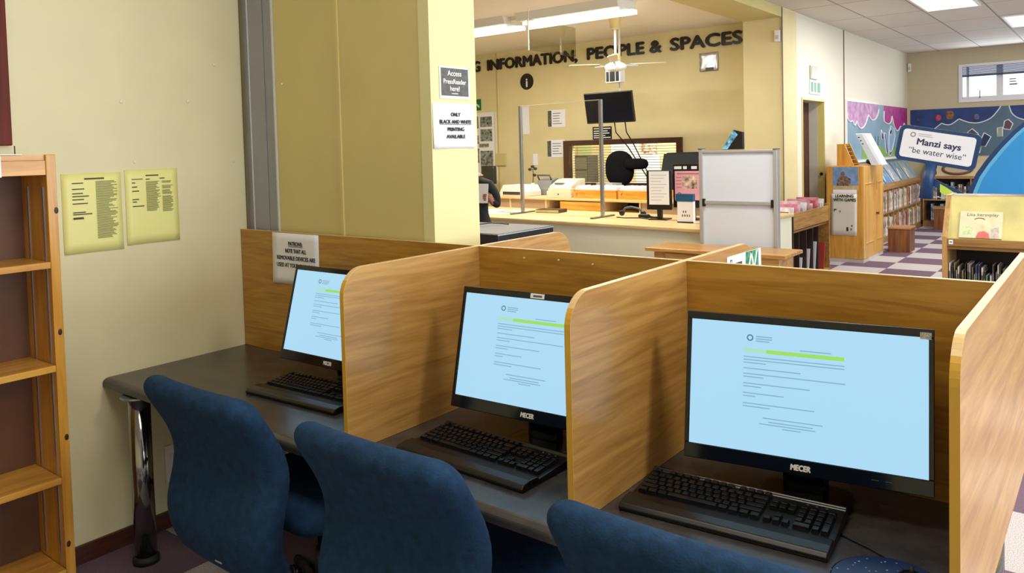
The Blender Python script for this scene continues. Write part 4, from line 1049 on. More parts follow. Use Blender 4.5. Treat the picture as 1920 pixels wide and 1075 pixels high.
def skin_body(name, chains, m, parent=None, sub=2):
    # chains of (point, radius); the first vertex is the root
    vs_, es_, rs = [], [], []
    index = {}
    for ch_ in chains:
        prev = None
        for p, r in ch_:
            key = tuple(round(q, 4) for q in p)
            if key not in index: index[key] = len(vs_); vs_.append(p); rs.append(r)
            i = index[key]
            if prev is not None and prev != i: es_.append((prev, i))
            prev = i
    me = bpy.data.meshes.new(name); me.from_pydata(vs_, es_, [])
    o = bpy.data.objects.new(name, me); COL.objects.link(o)
    md = o.modifiers.new('skin', 'SKIN'); md.use_smooth_shade = True
    for i, v in enumerate(me.skin_vertices[0].data):
        r = rs[i]; v.radius = r if isinstance(r, tuple) else (r, r); v.use_root = (i == 0)
    s_ = o.modifiers.new('sub', 'SUBSURF'); s_.levels = sub; s_.render_levels = sub
    bpy.context.view_layer.update()
    dg = bpy.context.evaluated_depsgraph_get()
    nm = bpy.data.meshes.new_from_object(o.evaluated_get(dg))
    bpy.data.objects.remove(o); nm.name = name
    nm.materials.clear()
    for x in m: nm.materials.append(x)
    ob = bpy.data.objects.new(name, nm); COL.objects.link(ob)
    if parent: ob.parent = parent
    return ob
SKIN = mat('brown_skin', (150, 98, 74), 0.55)
CLOTH = mat('black_clothing', (18, 19, 22), 0.85)
SHOE = mat('black_shoe', (24, 22, 22), 0.5)
pe = thing('person', 'person in black clothes behind photocopier, holding a white sheet, mostly behind pillar', 'person', (-2.09, 4.25, 0))
C0 = (0, 0.02, 0.86)
hand = (0.235, -0.03, 1.155)
chains = [[(C0, (0.15, 0.11)), ((0, 0.02, 0.98), (0.135, 0.10)), ((0, 0.02, 1.12), (0.15, 0.105)), ((0, 0.02, 1.26), (0.15, 0.10)), ((0, 0.015, 1.345), (0.075, 0.065)), ((-0.05, -0.02, 1.40), (0.050, 0.052)), ((-0.10, -0.05, 1.45), (0.066, 0.078)), ((-0.12, -0.06, 1.51), (0.078, 0.096)), ((-0.13, -0.055, 1.58), (0.066, 0.080))],
          [(C0, (0.15, 0.11)), ((0.10, 0.02, 0.78), 0.10), ((0.11, 0.0, 0.46), 0.066), ((0.115, 0.03, 0.22), 0.056), ((0.12, 0.04, 0.08), 0.042), ((0.13, -0.12, 0.035), 0.034)],
          [(C0, (0.15, 0.11)), ((-0.10, 0.02, 0.78), 0.10), ((-0.11, 0.0, 0.46), 0.066), ((-0.115, 0.03, 0.22), 0.056), ((-0.12, 0.04, 0.08), 0.042), ((-0.13, -0.12, 0.035), 0.034)],
          [((0, 0.02, 1.26), (0.15, 0.10)), ((0.17, 0.03, 1.29), 0.060), ((0.245, 0.05, 1.17), 0.050), ((0.265, 0.04, 1.06), 0.046), ((0.255, 0.0, 1.10), 0.040), (hand, 0.026)],
          [((0, 0.02, 1.26), (0.15, 0.10)), ((-0.17, 0.03, 1.29), 0.060), ((-0.25, 0.05, 1.15), 0.050), ((-0.26, 0.02, 1.05), 0.044), ((-0.16, -0.10, 1.10), 0.036), ((-0.10, -0.115, 1.14), 0.026)]]
for i, dz in enumerate((0.030, 0.012, -0.006, -0.024)):
    l_ = (0.9, 1.0, 0.95, 0.8)[i]
    b0 = (hand[0]-0.012, hand[1]-0.02, hand[2]+dz)
    chains.append([(hand, 0.026), (b0, 0.011), ((b0[0]-0.028*l_, b0[1]-0.022, b0[2]+0.004), 0.0095), ((b0[0]-0.062*l_, b0[1]-0.026, b0[2]+0.002), 0.008)])
chains.append([(hand, 0.026), ((hand[0]-0.010, hand[1]+0.02, hand[2]+0.036), 0.011), ((hand[0]-0.045, hand[1]+0.006, hand[2]+0.046), 0.009)])
body = skin_body('body', chains, [SKIN, CLOTH, SHOE], pe)
for pgn in body.data.polygons:
    c = pgn.center
    hd_ = c.z > 1.385 or (abs(c.x) < 0.27 and c.y < -0.018 and 1.08 < c.z < 1.24 and c.x > 0.12) or (-0.16 < c.x < -0.03 and c.y < -0.10 and 1.05 < c.z < 1.2)
    pgn.material_index = 2 if c.z < 0.075 else (0 if hd_ else 1)
MB().rbox((-0.128, -0.03, 1.545), (0.088, 0.10, 0.085), (0.085, 0.098, 0.082), 10).build('hair', BLACK, pe)
pf = sheet('held_paper', 'white sheet of paper held up by the person in black', 'paper', (-2.045, 4.165, 1.10), (1, 0.05, 0), (0.1, -1, 0.1), 0.185, 0.205, PAPER, t=0.0012)
# ================================================================ right of the counter
# ---- wooden table and the grey display panel
WT = wood('mid_brown_table', (150, 100, 44), (200, 154, 84), 'x', 0.3, grain=14)
tb = thing('wooden_table', 'low brown wooden table in front of the grey display panel', 'table', (0.665, 4.245, 0))
part('tabletop', WT, tb, ((-0.615, -0.225, 0.728), (0.615, 0.225, 0.758)), bevel=0.005)
part('apron', WT, tb, ((-0.55, -0.175, 0.60), (0.55, -0.155, 0.727)), ((-0.55, 0.155, 0.60), (0.55, 0.175, 0.727)), ((-0.55, -0.155, 0.60), (-0.53, 0.155, 0.727)), ((0.53, -0.155, 0.60), (0.55, 0.155, 0.727)))
part('drawer', WT, tb, ((-0.44, -0.185, 0.615), (0.02, -0.1755, 0.715)))
for x in (-0.54, 0.48):
    for y in (-0.17, 0.11): part('leg', WT, tb, ((x, y, 0), (x+0.06, y+0.06, 0.60)), bevel=0.003)
WBX0, WBX1, WBY = 0.345, 1.055, 4.55
gp = thing('display_board', 'tall grey display panel in an aluminium frame behind the wooden table', 'display board', (0, WBY, 0))
GB = mat('pale_blue_grey_board', (200, 207, 218), 0.45)
part('board', GB, gp, ((WBX0+0.03, -0.012, 0.12), (WBX1-0.03, 0.03, 1.585)))
FA = mat('satin_aluminium', (186, 188, 194), 0.35, metal=0.6)
part('frame_post', FA, gp, ((WBX0, -0.03, 0.0), (WBX0+0.035, 0.04, 1.612)), bevel=0.003)
part('frame_post', FA, gp, ((WBX1-0.035, -0.03, 0.0), (WBX1, 0.04, 1.595)), bevel=0.003)
part('frame_rail', FA, gp, ((WBX0+0.035, -0.03, 1.578), (WBX1-0.035, 0.04, 1.598)), bevel=0.003)
part('frame_rail', FA, gp, ((WBX0+0.035, -0.03, 0.10), (WBX1-0.035, 0.04, 0.13)), bevel=0.003)
cbar = part('cross_bar', FA, gp, ((WBX0+0.045, -0.034, 1.118), (WBX1-0.045, -0.012, 1.148)), bevel=0.003)
for x in (WBX0+0.032, WBX1-0.055): part('clamp', BLACK, cbar, ((x, -0.037, 1.095), (x+0.022, -0.013, 1.165)))
for x in (WBX0, WBX1-0.03): part('cap', mat('dark_grey_plastic', (70, 72, 74), 0.4), gp, ((x-0.004, -0.034, 1.598 if x > .6 else 1.612), (x+0.034, 0.044, 1.606 if x > .6 else 1.620)))
br = thing('brochure_stand', 'dark blue and pink brochure block leaning on top of the grey panel', 'brochure', (0.565, WBY, 1.6065))
MB().prism([(0.0, 0.0), (0.185, 0.0), (0.185, 0.15), (0.105, 0.172)], lambda u, v, q: (u, q, v), -0.02, 0.03).build('block', BLACK, br)
MB().prism([(0.0, 0.003), (0.05, 0.003), (0.145, 0.13), (0.105, 0.171)], lambda u, v, q: (u, q, v), -0.0225, -0.0202).build('cover_print', mat('blue_pink_print', (70, 110, 150), 0.4, var=0.9, vscale=26), br)

cs = thing('taped_card', 'green and white card taped inside the far carrel divider', 'card', (0, 0, 0))
cs.matrix_world = basis((W2+0.0006, 0.30, 1.20), (0, 1, 0), (1, 0, 0))
MB().prism([(0, 0), (0.315, 0), (0.31, 0.075), (0.0, 0.078)], lambda u, v, q: (u, v, q), 0, 0.001).build('card', PAPER, cs)
MB().prism([(0.16, 0), (0.29, 0), (0.285, 0.0745), (0.165, 0.076)], lambda u, v, q: (u, v, q), 0.001, 0.0015).build('green_print', mat('green_print', (40, 120, 84), 0.5, var=0.4, vscale=60), cs)
for a_, b__ in ((0.18, 0.21), (0.235, 0.21), (0.235, 0.265)): MB().prism([(a_, 0.004), (a_+0.012, 0.004), (b__+0.012, 0.072), (b__, 0.072)], lambda u, v, q: (u, v, q), 0.0015, 0.002).build('white_stripe', PAPER, cs)
bars(cs, 'print', mat('navy_print', (40, 50, 80), 0.6), [(0.05, 0.036, 0.13, 0.050)], z=0.0012)
bars(cs, 'print', mat('navy_print', (40, 50, 80), 0.6), [(0.025, 0.02, 0.029, 0.065), (0.025, 0.061, 0.042, 0.065), (0.038, 0.02, 0.042, 0.061)], z=0.0012)

# ---- magazine browser box
OAKR = wood('oak_box_side', (140, 98, 46), (188, 144, 78), 'y', 0.35, grain=14)
DKEND = mat('dark_brown_laminate', (58, 42, 36), 0.4)
RX0, RX1, RY0, RY1 = 0.12, 0.467, 6.75, 8.15
mr = thing('magazine_browser', 'oak magazine browser box with upright divisions below, beside grey panel', 'magazine rack', (0, 0, 0))
part('end_panel', DKEND, mr, ((RX0, RY0, 0), (RX1, RY0+0.02, 0.845)))
part('end_panel', OAKR, mr, ((RX0, RY1-0.02, 0), (RX1+0.004, RY1, 0.875)))
part('side_board', OAKR, mr, ((RX1-0.018, RY0+0.02, 0.655), (RX1, RY1-0.02, 0.848)), bevel=0.001)
part('side_board', OAKR, mr, ((RX0, RY0+0.02, 0.655), (RX0+0.018, RY1-0.02, 0.848)))
part('tray_floor', OAKR, mr, ((RX0+0.018, RY0+0.02, 0.62), (RX1-0.018, RY1-0.02, 0.64)))
part('bottom_shelf', OAKR, mr, ((RX0, RY0+0.02, 0.03), (RX1, RY1-0.02, 0.055)))
part('back_board', DKEND, mr, ((RX0, RY0+0.02, 0.056), (RX0+0.01, RY1-0.02, 0.654)))
for y in (6.98, 7.25, 7.50, 7.72): part('division', DKEND, mr, ((RX0+0.011, y, 0.056), (RX1-0.01, y+0.012, 0.619)))
for y in (6.98, 7.25, 7.50, 7.72): pass
MAGC = [('white', (222, 216, 220)), ('pink', (206, 120, 140)), ('white and red', (212, 176, 182)), ('pale lilac', (206, 198, 220)), ('white', (230, 226, 228)), ('rose', (196, 132, 146)), ('white', (224, 220, 222)), ('crimson', (160, 60, 80)), ('pink', (220, 160, 172)), ('white', (232, 228, 230)), ('lilac white', (216, 212, 228))]
for i, (cn, c) in enumerate(MAGC):
    y = RY0+0.10+i*0.115
    t = thing('magazine', '%s magazine standing in the browser box, %s from the near end' % (cn, ordinal(i)), 'magazine', (RX0+0.165, y, 0.642), 0, 'magazines in the browser box')
    hgt = 0.275 + 0.03*((i*7) % 3)
    m_ = Matrix.Rotation(-0.28, 4, 'X')
    MB().box((-0.135, 0, 0), (0.135, 0.012, hgt)).xf(m_).build('cover', mat('magazine_%s' % cn.replace(' ', '_'), c, 0.4, var=0.14, vscale=14), t)
    MB().box((-0.10, -0.0015, hgt*0.62), (0.08, -0.0003, hgt*0.80)).xf(m_).build('title_print', mat('maroon_print', (130, 60, 76), 0.6) if i % 2 else GREYINK, t)
rf = MB().box((-0.12, 0, 0), (0.12, 0.02, 0.33)).xf(Matrix.Rotation(-0.22, 4, 'X')).build('red_folder', mat('red_card', (178, 62, 48), 0.5)); rf.location = (RX1-0.14, 7.96, 0.063); tag(rf, 'red folder leaning in the last division of the browser box', 'folder')
for i, (y, z) in enumerate(((7.03, 0.25), (7.31, 0.32), (7.56, 0.38))):
    o = MB().box((-0.11, 0, 0), (0.11, 0.012, z)).xf(Matrix.Rotation(-0.20, 4, 'X')).build('white_folder', PAPER); o.location = (RX1-0.135, y+0.055, 0.061)
    tag(o, 'white folder leaning in the %s division of the browser box' % ('second', 'third', 'fourth')[i], 'folder')

# ---- cabinet with posters
CABW = wood('honey_cabinet_wood', (186, 128, 46), (220, 166, 76), 'z', 0.35, grain=10)
CABL = wood('light_cabinet_wood', (198, 146, 74), (228, 182, 104), 'z', 0.35, grain=10)
CX0, CX1, CY0, CY1, CZ = 0.178, 0.656, 9.06, 10.18, 1.312
cab = thing('wooden_cabinet', 'honey coloured two door wooden cabinet with posters on its end', 'cabinet', (0, 0, 0))
part('carcass', CABW, cab, ((CX0, CY0, 0.05), (CX1-0.02, CY1, CZ)), bevel=0.003)
part('plinth', mat('white_plinth', (206, 198, 184), 0.5), cab, ((CX0+0.01, CY0+0.01, 0), (CX1-0.005, CY1-0.01, 0.05)))
for i, (y0, y1) in enumerate(((CY0+0.004, CY0+0.628), (CY0+0.634, CY1-0.004))):
    d = part('door', CABL, cab, ((CX1-0.02, y0, 0.052), (CX1, y1, CZ-0.004)), bevel=0.002)
    y0 += .09; y1 -= .09
    for lo, hi in (((CX1, y0, 0.25), (CX1+0.008, y1, 0.262)), ((CX1, y0, 1.06), (CX1+0.008, y1, 1.072)), ((CX1, y0, 0.262), (CX1+0.008, y0+0.012, 1.06)), ((CX1, y1-0.012, 0.262), (CX1+0.008, y1, 1.06))):
        part('panel_moulding', CABL, d, (lo, hi))
    if i == 1: MB().tube([(CX1, CY0+0.70, 0.63), (CX1+0.02, CY0+0.70, 0.63), (CX1+0.035, CY0+0.70, 0.63)], [0.012, 0.014, 0.024], 14).build('knob', mat('dark_brass', (120, 78, 34), 0.4, metal=0.5), d)
p1 = sheet('picture_poster', 'picture poster of a figure on blue ground, upper on the cabinet end', 'poster', (0.265, CY0-0.001, 0.975), (1, 0, 0), (0, -1, 0), 0.325, 0.325, mat('blue_poster_print', (112, 142, 186), 0.5, var=0.14, vscale=9))
MB().box((0.0, 0, 0.0012), (0.325, 0.075, 0.0018)).build('sand_print', mat('sand_print', (190, 170, 126), 0.6, var=0.1, vscale=20), p1)
fg = MB(); fg.lathe([(0.03, 0), (0.03, 0.0005)], 16, (0.13, 0.235, 0.0019)); 
fg.prism([(0.05, 0.07), (0.22, 0.07), (0.235, 0.16), (0.17, 0.205), (0.10, 0.205), (0.055, 0.15)], lambda u, v, q: (u, v, q), 0.0019, 0.0024)
fg.build('figure_print', mat('brown_figure_print', (104, 84, 72), 0.6, var=0.5, vscale=40), p1)
p2 = sheet('learning_poster', 'white poster headed LEARNING WITH GAMES, lower on the cabinet end', 'poster', (0.238, CY0-0.0025, 0.368), (1, 0, 0), (0, -1, 0), 0.335, 0.57, mat('off_white_poster', (214, 208, 196), 0.6), curl=0.012)
MB().box((0.03, 0.575, 0.001), (0.335, 0.625, 0.002)).build('torn_strip', PAPER, p2)
text(p2, 'lettering', 'LEARNING', 0.058, 0.175, 0.520, INK, z=0.004, bold=0.002, width=0.23)
text(p2, 'lettering', 'WITH GAMES', 0.058, 0.180, 0.465, INK, z=0.004, bold=0.002, width=0.29)
bars(p2, 'marks', INK, [(0.04, 0.345, 0.075, 0.36), (0.04, 0.325, 0.05, 0.345), (0.115, 0.315, 0.125, 0.34), (0.20, 0.06, 0.225, 0.115)], z=0.004)
bars(p2, 'marks', GREYINK, [(0.25, 0.07, 0.31, 0.10), (0.26, 0.12, 0.295, 0.145)], z=0.004)
# on the cabinet
ab = thing('wooden_holder', 'stepped wooden holder with small slots on the cabinet top', 'holder', (CX0+0.10, CY0+0.16, CZ+0.001))
MB().prism([(0, 0), (0.22, 0), (0.10, 0.30), (0, 0.30)], lambda u, v, q: (u, q, v), 0, 0.02).build('side_panel', PINE, ab)
MB().prism([(0, 0), (0.22, 0), (0.10, 0.30), (0, 0.30)], lambda u, v, q: (u, q, v), 0.28, 0.30).build('side_panel', PINE, ab)
part('back_panel', PINE, ab, ((0, 0.02, 0), (0.012, 0.28, 0.30)))
for i in range(5):
    z = 0.02+i*0.055
    part('shelf', PINE, ab, ((0.013, 0.021, z), (0.205-0.4*z, 0.279, z+0.010)))
    part('card_stack', mat('brown_cards', (92, 58, 30), 0.6), ab, ((0.05, 0.04, z+0.0105), (0.19-0.4*z, 0.26, z+0.026)))
wd = thing('slanted_white_case', 'white slanted plastic case leaning on the cabinet top', 'case', (CX0+0.30, CY0+0.35, CZ+0.001))
MB().prism([(0.20, 0.0), (0.34, 0.0), (0.12, 0.44), (-0.01, 0.44)], lambda u, v, q: (u, q, v), 0, 0.30).build('shell', mat('glossy_white_plastic', (226, 232, 240), 0.2), wd, bevel=0.006)
MB().prism([(0.20, -0.0), (0.30, -0.0), (0.08, 0.43), (0.0, 0.43)], lambda u, v, q: (u, q, v), -0.004, -0.0005).build('front_plate', mat('pale_grey_plate', (196, 204, 214), 0.3), wd)
for i, (u, v) in enumerate(((0.03, .38), (0.055, .335), (0.08, .29))): MB().box((u, -0.007, v), (u+0.02, -0.0042, v+0.012)).build('button', BLACK, wd)
kn_ = MB().rbox((0, 0, 0.04), (0.09, 0.06, 0.04), (0.05, 0.05, 0.038), 6).build('black_strap', BLACK); kn_.location = (CX1-0.06, CY0+0.78, CZ+0.001); tag(kn_, 'black bundle beside the white slanted case on cabinet', 'bundle')

# ---- signs above the door
es = thing('door_sign', 'pale green and white exit sign above the open door', 'sign', (0, 0, 0))
es.matrix_world = basis((0.081, 8.66, 2.30), (0, 1, 0), (1, 0, 0))
MB().box((0, 0, 0), (0.50, 0.19, 0.012)).build('plate', mat('pale_green_sign', (196, 214, 204), 0.4), es)
bars(es, 'symbols', mat('faded_green', (110, 158, 134), 0.5), [(0.05, 0.03, 0.14, 0.16), (0.20, 0.03, 0.27, 0.16), (0.33, 0.03, 0.45, 0.16)], z=0.0125, t=0.002)
e2 = thing('door_light', 'faded grey light fitting on the wall above the exit sign', 'fitting', (0, 0, 0))
e2.matrix_world = basis((0.081, 8.68, 2.50), (0, 1, 0), (1, 0, 0))
MB().box((0, 0, 0), (0.30, 0.18, 0.02)).build('casing', mat('clear_grey_plastic', (186, 180, 168), 0.4), e2, bevel=0.004)
MB().box((0.03, 0.02, 0.02), (0.27, 0.16, 0.024)).build('lens', mat('pale_lens', (204, 200, 188), 0.2), e2)
o = MB().box((0, 0, 0), (0.06, 0.17, 0.06)).build('motion_sensor', WHITE, bevel=0.01); o.matrix_world = basis((0.10, 14.85, 2.96), (1, 0, 0), (0, -1, 0)); tag(o, 'white motion sensor high in the far corner near the window', 'sensor')
MB().box((0.012, 0.04, 0.06), (0.048, 0.10, 0.064)).build('lens', mat('grey_lens', (190, 190, 190), 0.3), o)

# ---- murals
def poly(parent, name, pts, m, z, t=0.002, label=None):
    return MB().prism(pts, lambda u, v, q: (u, v, q), z, z+t).build(name, m, parent, label=label)
def line(parent, name, pts, m, z, r=0.014):
    return MB().tube([(u, v, z) for u, v in pts], r, 6).build(name, m, parent)
def smooth(pts, n=5):
    # rounded run through the points
    out = []
    P_ = [pts[0]] + list(pts) + [pts[-1]]
    for i in range(1, len(P_)-2):
        p0, p1_, p2_, p3_ = P_[i-1], P_[i], P_[i+1], P_[i+2]
        for k in range(n):
            t = k/n
            out.append(tuple(0.5*((2*p1_[j])+(-p0[j]+p2_[j])*t+(2*p0[j]-5*p1_[j]+4*p2_[j]-p3_[j])*t*t+(-p0[j]+3*p1_[j]-3*p2_[j]+p3_[j])*t**3) for j in (0, 1)))
    out.append(tuple(pts[-1])); return out
WLINE = mat('mural_white_line', (232, 234, 240), 0.6)
mu = thing('wall_mural', 'mural of pink treetops and grass on the pale wall above bookshelf', 'mural', (0, 0, 0))
mu.matrix_world = basis((0.081, 10.45, 1.36), (0, 1, 0), (1, 0, 0))
MW, MH = 4.33, 0.90
part('panel', mat('mural_sky', (126, 158, 178), 0.55, var=0.06, vscale=2), mu, ((0, 0, 0), (MW, MH, 0.008)))
poly(mu, 'grass', [(0.9, 0.0), (MW, 0.0), (MW, 0.34), (3.6, 0.16), (2.6, 0.13), (2.0, 0.20), (1.4, 0.12), (0.9, 0.2)], mat('mural_grass', (128, 168, 84), 0.6, var=0.1, vscale=6), 0.009)
c1 = smooth([(0.0, 0.72), (0.04, 0.64), (0.16, 0.59), (0.31, 0.60)]) + smooth([(0.33, 0.60), (0.40, 0.55), (0.48, 0.54), (0.57, 0.60)]) + smooth([(0.58, 0.60), (0.68, 0.52), (0.86, 0.49), (1.08, 0.55), (1.30, 0.71)]) + smooth([(1.32, 0.71), (1.52, 0.635), (1.76, 0.65), (1.92, 0.72), (2.02, 0.82)])
poly(mu, 'treetop', c1 + [(2.05, MH), (0.0, MH)], mat('mural_pale_pink', (186, 140, 184), 0.6, var=0.16, vscale=8), 0.009, label='pale mauve treetop')
line(mu, 'outline', c1, WLINE, 0.013, 0.012)
c2 = smooth([(2.40, 0.80), (2.40, 0.63), (2.58, 0.59), (2.77, 0.58), (2.92, 0.62), (3.0, 0.72)]) + smooth([(3.01, 0.72), (3.14, 0.57), (3.38, 0.46), (3.56, 0.48), (3.70, 0.54)]) + smooth([(3.71, 0.54), (3.80, 0.535), (3.92, 0.54), (4.03, 0.60)]) + smooth([(4.04, 0.60), (4.16, 0.56), (4.33, 0.55)])
poly(mu, 'treetop', c2 + [(4.33, MH), (2.42, MH)], mat('mural_magenta', (168, 44, 130), 0.6, var=0.16, vscale=8), 0.009, label='magenta treetop')
line(mu, 'outline', c2, WLINE, 0.013, 0.012)
for nm, pts, m_ in (('figure', [(1.20, 0.28), (1.39, 0.40), (1.47, 0.28), (1.31, 0.18)], mat('mural_rose', (206, 120, 140), 0.6)),
                    ('figure', [(2.76, 0.42), (2.90, 0.55), (3.20, 0.48), (3.25, 0.36), (3.10, 0.20), (2.99, 0.09), (2.73, 0.06)], mat('mural_light_blue', (140, 178, 212), 0.6)),
                    ('figure', [(2.18, 0.47), (2.31, 0.40), (2.37, 0.27), (2.18, 0.33)], mat('mural_dark_blue', (36, 60, 76), 0.6)),
                    ('figure', [(2.40, 0.42), (2.53, 0.40), (2.68, 0.07), (2.55, 0.06)], mat('mural_blue', (44, 66, 156), 0.6)),
                    ('figure', [(2.80, 0.43), (2.92, 0.50), (2.98, 0.44), (2.88, 0.36)], mat('mural_dark_blue', (36, 60, 76), 0.6)),
                    ('figure', [(2.73, 0.09), (3.01, 0.10), (2.89, 0.01), (2.75, 0.02)], mat('mural_violet', (98, 78, 158), 0.6))):
    poly(mu, nm, pts, m_, 0.010)
    line(mu, 'outline', pts+[pts[0]], WLINE, 0.014, 0.008)
for x in (1.55, 1.75, 1.95): line(mu, 'stem', [(x, 0.08), (x+0.02, 0.36)], mat('mural_stem', (70, 110, 90), 0.6), 0.012, 0.008)
MB().box((-0.03, 0, 0), (0.0, MH+0.03, 0.02)).build('side_strip', WHITE, mu)
MB().box((0, MH, 0), (MW*0.45, MH+0.03, 0.02)).build('top_strip', WHITE, mu)

m2_ = thing('wall_mural', 'dark blue mural with white wavy outlines under the high window', 'mural', (0, 0, 0))
m2_.matrix_world = basis((0.14, 14.845, 1.32), (1, 0, 0), (0, -1, 0))
NW, NH = 4.0, 0.90
part('panel', mat('mural_slate', (78, 104, 124), 0.55, var=0.06, vscale=2), m2_, ((0, 0, 0), (NW, NH, 0.008)))
w1 = [(0.0, 0.36), (0.26, 0.40), (0.39, 0.50), (0.53, 0.62)] + smooth([(0.54, 0.62), (0.62, 0.59), (0.70, 0.60), (0.82, 0.69)]) + smooth([(0.83, 0.69), (0.99, 0.62), (1.16, 0.61), (1.34, 0.69), (1.46, 0.84), (1.49, 0.90)])
poly(m2_, 'night_sky', w1 + [(0.0, NH)], mat('mural_navy', (26, 54, 112), 0.6, var=0.15, vscale=5), 0.009)
line(m2_, 'outline', w1[1:], WLINE, 0.013, 0.010)
w2_ = smooth([(1.62, NH), (1.67, 0.75), (1.80, 0.65), (2.0, 0.63), (2.3, 0.72), (2.5, NH)])
poly(m2_, 'night_sky', w2_, mat('mural_navy', (26, 54, 112), 0.6, var=0.15, vscale=5), 0.009)
line(m2_, 'outline', w2_, WLINE, 0.013, 0.010)
for i, (x, y, r, c) in enumerate(((0.15, 0.71, 0.04, (58, 50, 92)), (0.48, 0.73, 0.05, (168, 62, 84)), (0.67, 0.77, 0.07, (120, 84, 52)), (1.11, 0.72, 0.045, (84, 82, 120)))):
    MB().rbox((0, 0, 0.003), (r, r*1.2, 0.003), (r*0.8, r, 0.002), 6).xf(Matrix.Translation((x, y, 0.012))).build('painted_spot', mat('mural_spot_%d' % (c[0]), c, 0.6, var=0.3, vscale=20), m2_)
for pts, c in (([(0.96, 0.43), (1.04, 0.50), (1.13, 0.41), (1.17, 0.30), (1.05, 0.33)], (78, 70, 84)), ([(1.23, 0.42), (1.34, 0.34), (1.25, 0.16), (1.14, 0.19)], (24, 44, 84)), ([(1.53, 0.48), (1.55, 0.62), (1.61, 0.65), (1.68, 0.57), (1.64, 0.46)], (92, 64, 74)), ([(1.44, 0.50), (1.52, 0.51), (1.52, 0.34), (1.44, 0.33)], (150, 160, 150)), ([(1.06, 0.12), (1.20, 0.17), (1.16, 0.05), (1.05, 0.04)], (150, 176, 96))):
    poly(m2_, 'figure', pts, mat('mural_fig_%d' % c[0], c, 0.6), 0.010)
    line(m2_, 'outline', pts+[pts[0]], WLINE, 0.014, 0.010)

# ---- low bookshelf along the pale wall
SHW = wood('shelf_wood', (150, 108, 62), (196, 152, 98), 'y', 0.4, grain=10)
BX1, SY0, SY1 = 0.39, 10.30, 14.40
bs1 = thing('low_bookshelf', 'long low bookshelf with sloping display top under the pink treetop mural', 'bookshelf', (0, 0, 0))
part('back_board', SHW, bs1, ((0.082, SY0, 0), (0.092, SY1, 1.30)))
part('bottom_shelf', SHW, bs1, ((0.092, SY0, 0.0), (BX1, SY1, 0.09)))
part('middle_shelf', SHW, bs1, ((0.092, SY0, 0.455), (BX1, SY1, 0.478)))
part('upper_shelf', SHW, bs1, ((0.092, SY0, 0.845), (BX1, SY1, 0.868)))
part('front_lip', SHW, bs1, ((BX1-0.018, SY0, 0.869), (BX1+0.004, SY1, 0.945)))
part('end_panel', SHW, bs1, ((0.092, SY0-0.02, 0), (BX1, SY0, 0.95)))
MB().prism([(BX1-0.025, 0.880), (BX1-0.018, 0.90), (0.10, 1.315), (0.093, 1.30)], lambda u, v, q: (u, q, v), SY0, SY1).build('display_board', mat('display_board_print', (150, 172, 190), 0.35, var=0.12, vscale=6), bs1)
part('top_ledge', WHITE, bs1, ((0.092, SY0, 1.316), (0.20, SY1+0.3, 1.345)))
for i in range(11):
    for z0, z1 in ((0.0905, 0.4545), (0.4785, 0.8445)): part('division', SHW, bs1, ((0.093, 10.675+i*0.375, z0), (BX1-0.004, 10.69+i*0.375, z1)))
BC = [('white', (226, 222, 214)), ('cream', (214, 204, 176)), ('pale pink', (206, 172, 176)), ('grey', (150, 146, 142)), ('pale blue', (164, 180, 196)), ('red', (176, 72, 70)), ('brown', (118, 84, 62)), ('lilac', (170, 156, 182)), ('olive', (140, 136, 84)), ('dark', (52, 48, 54)), ('green', (92, 128, 92)), ('navy', (44, 52, 96))]
BOOKM = {}
def book_mesh(w_, h_, d, ci):
    k = (round(w_, 3), round(h_, 2), ci)
    if k in BOOKM: return BOOKM[k]
    mb = MB()
    c = 0.002
    mb.box((0, 0, 0), (w_, c, h_)); mb.box((0, 0, 0), (c, d, h_)); mb.box((w_-c, 0, 0), (w_, d, h_))
    mb.box((c, c, 0.004), (w_-c, d-0.006, h_-0.004), mi=1)
    mb.box((w_*0.2, -0.0008, h_*0.55), (w_*0.8, 0, h_*0.8), mi=2); mb.box((0.0005, -0.0006, h_*0.10), (w_-0.0005, 0, h_*0.17), mi=1)
    o = mb.build('book', [mat('book_'+BC[ci][0].replace(' ', '_'), BC[ci][1], 0.5, var=0.06, vscale=20), PAPER, GREYINK])
    BOOKM[k] = o.data; me = o.data
    bpy.data.objects.remove(o)
    return me
def put_book(loc, rz, w_, h_, d, ci, label, group, lean=0.0):
    o = bpy.data.objects.new('book', book_mesh(w_, h_, d, ci)); COL.objects.link(o)
    o.location = loc; o.rotation_euler = (0, lean, rz)
    return tag(o, label, 'book', group)
rnd = random.Random(11)
WEI = [0]*9+[1]*4+[2]*4+[3]+[4]*3+[5, 7, 7, 7]
comp_names = {}
for row, z0, nm in ((0, 0.4790, 'upper'), (1, 0.0910, 'lower')):
    for i in range(3, 11):
        y = 10.69+(i-1)*0.375+0.37 - 0.37 + 0.012
        y_end = 10.675+i*0.375
        k = 0
        n = rnd.randint(8, 10) if row == 0 else rnd.randint(6, 10)
        for j in range(n):
            w_ = rnd.choice((0.025, 0.03, 0.04, 0.05)); h_ = rnd.choice((0.26, 0.29, 0.31, 0.33)) if row == 0 else rnd.choice((0.25, 0.28, 0.31))
            if y + w_ > y_end-0.012: break
            ci = rnd.choice(WEI)
            # the spine faces the room: local x runs along -Y ... towards the viewer's side of the shelf
            put_book((BX1-0.008-0.006*(j % 3), y, z0), PI/2, w_, h_, 0.20, ci, '%s book, %s in %s compartment past cabinet, %s row of low bookshelf' % (BC[ci][0], ordinal(k), ordinal(i-3), nm), 'books on the low bookshelf')
            y += w_+rnd.choice((0.001, 0.001, 0.004)); k += 1
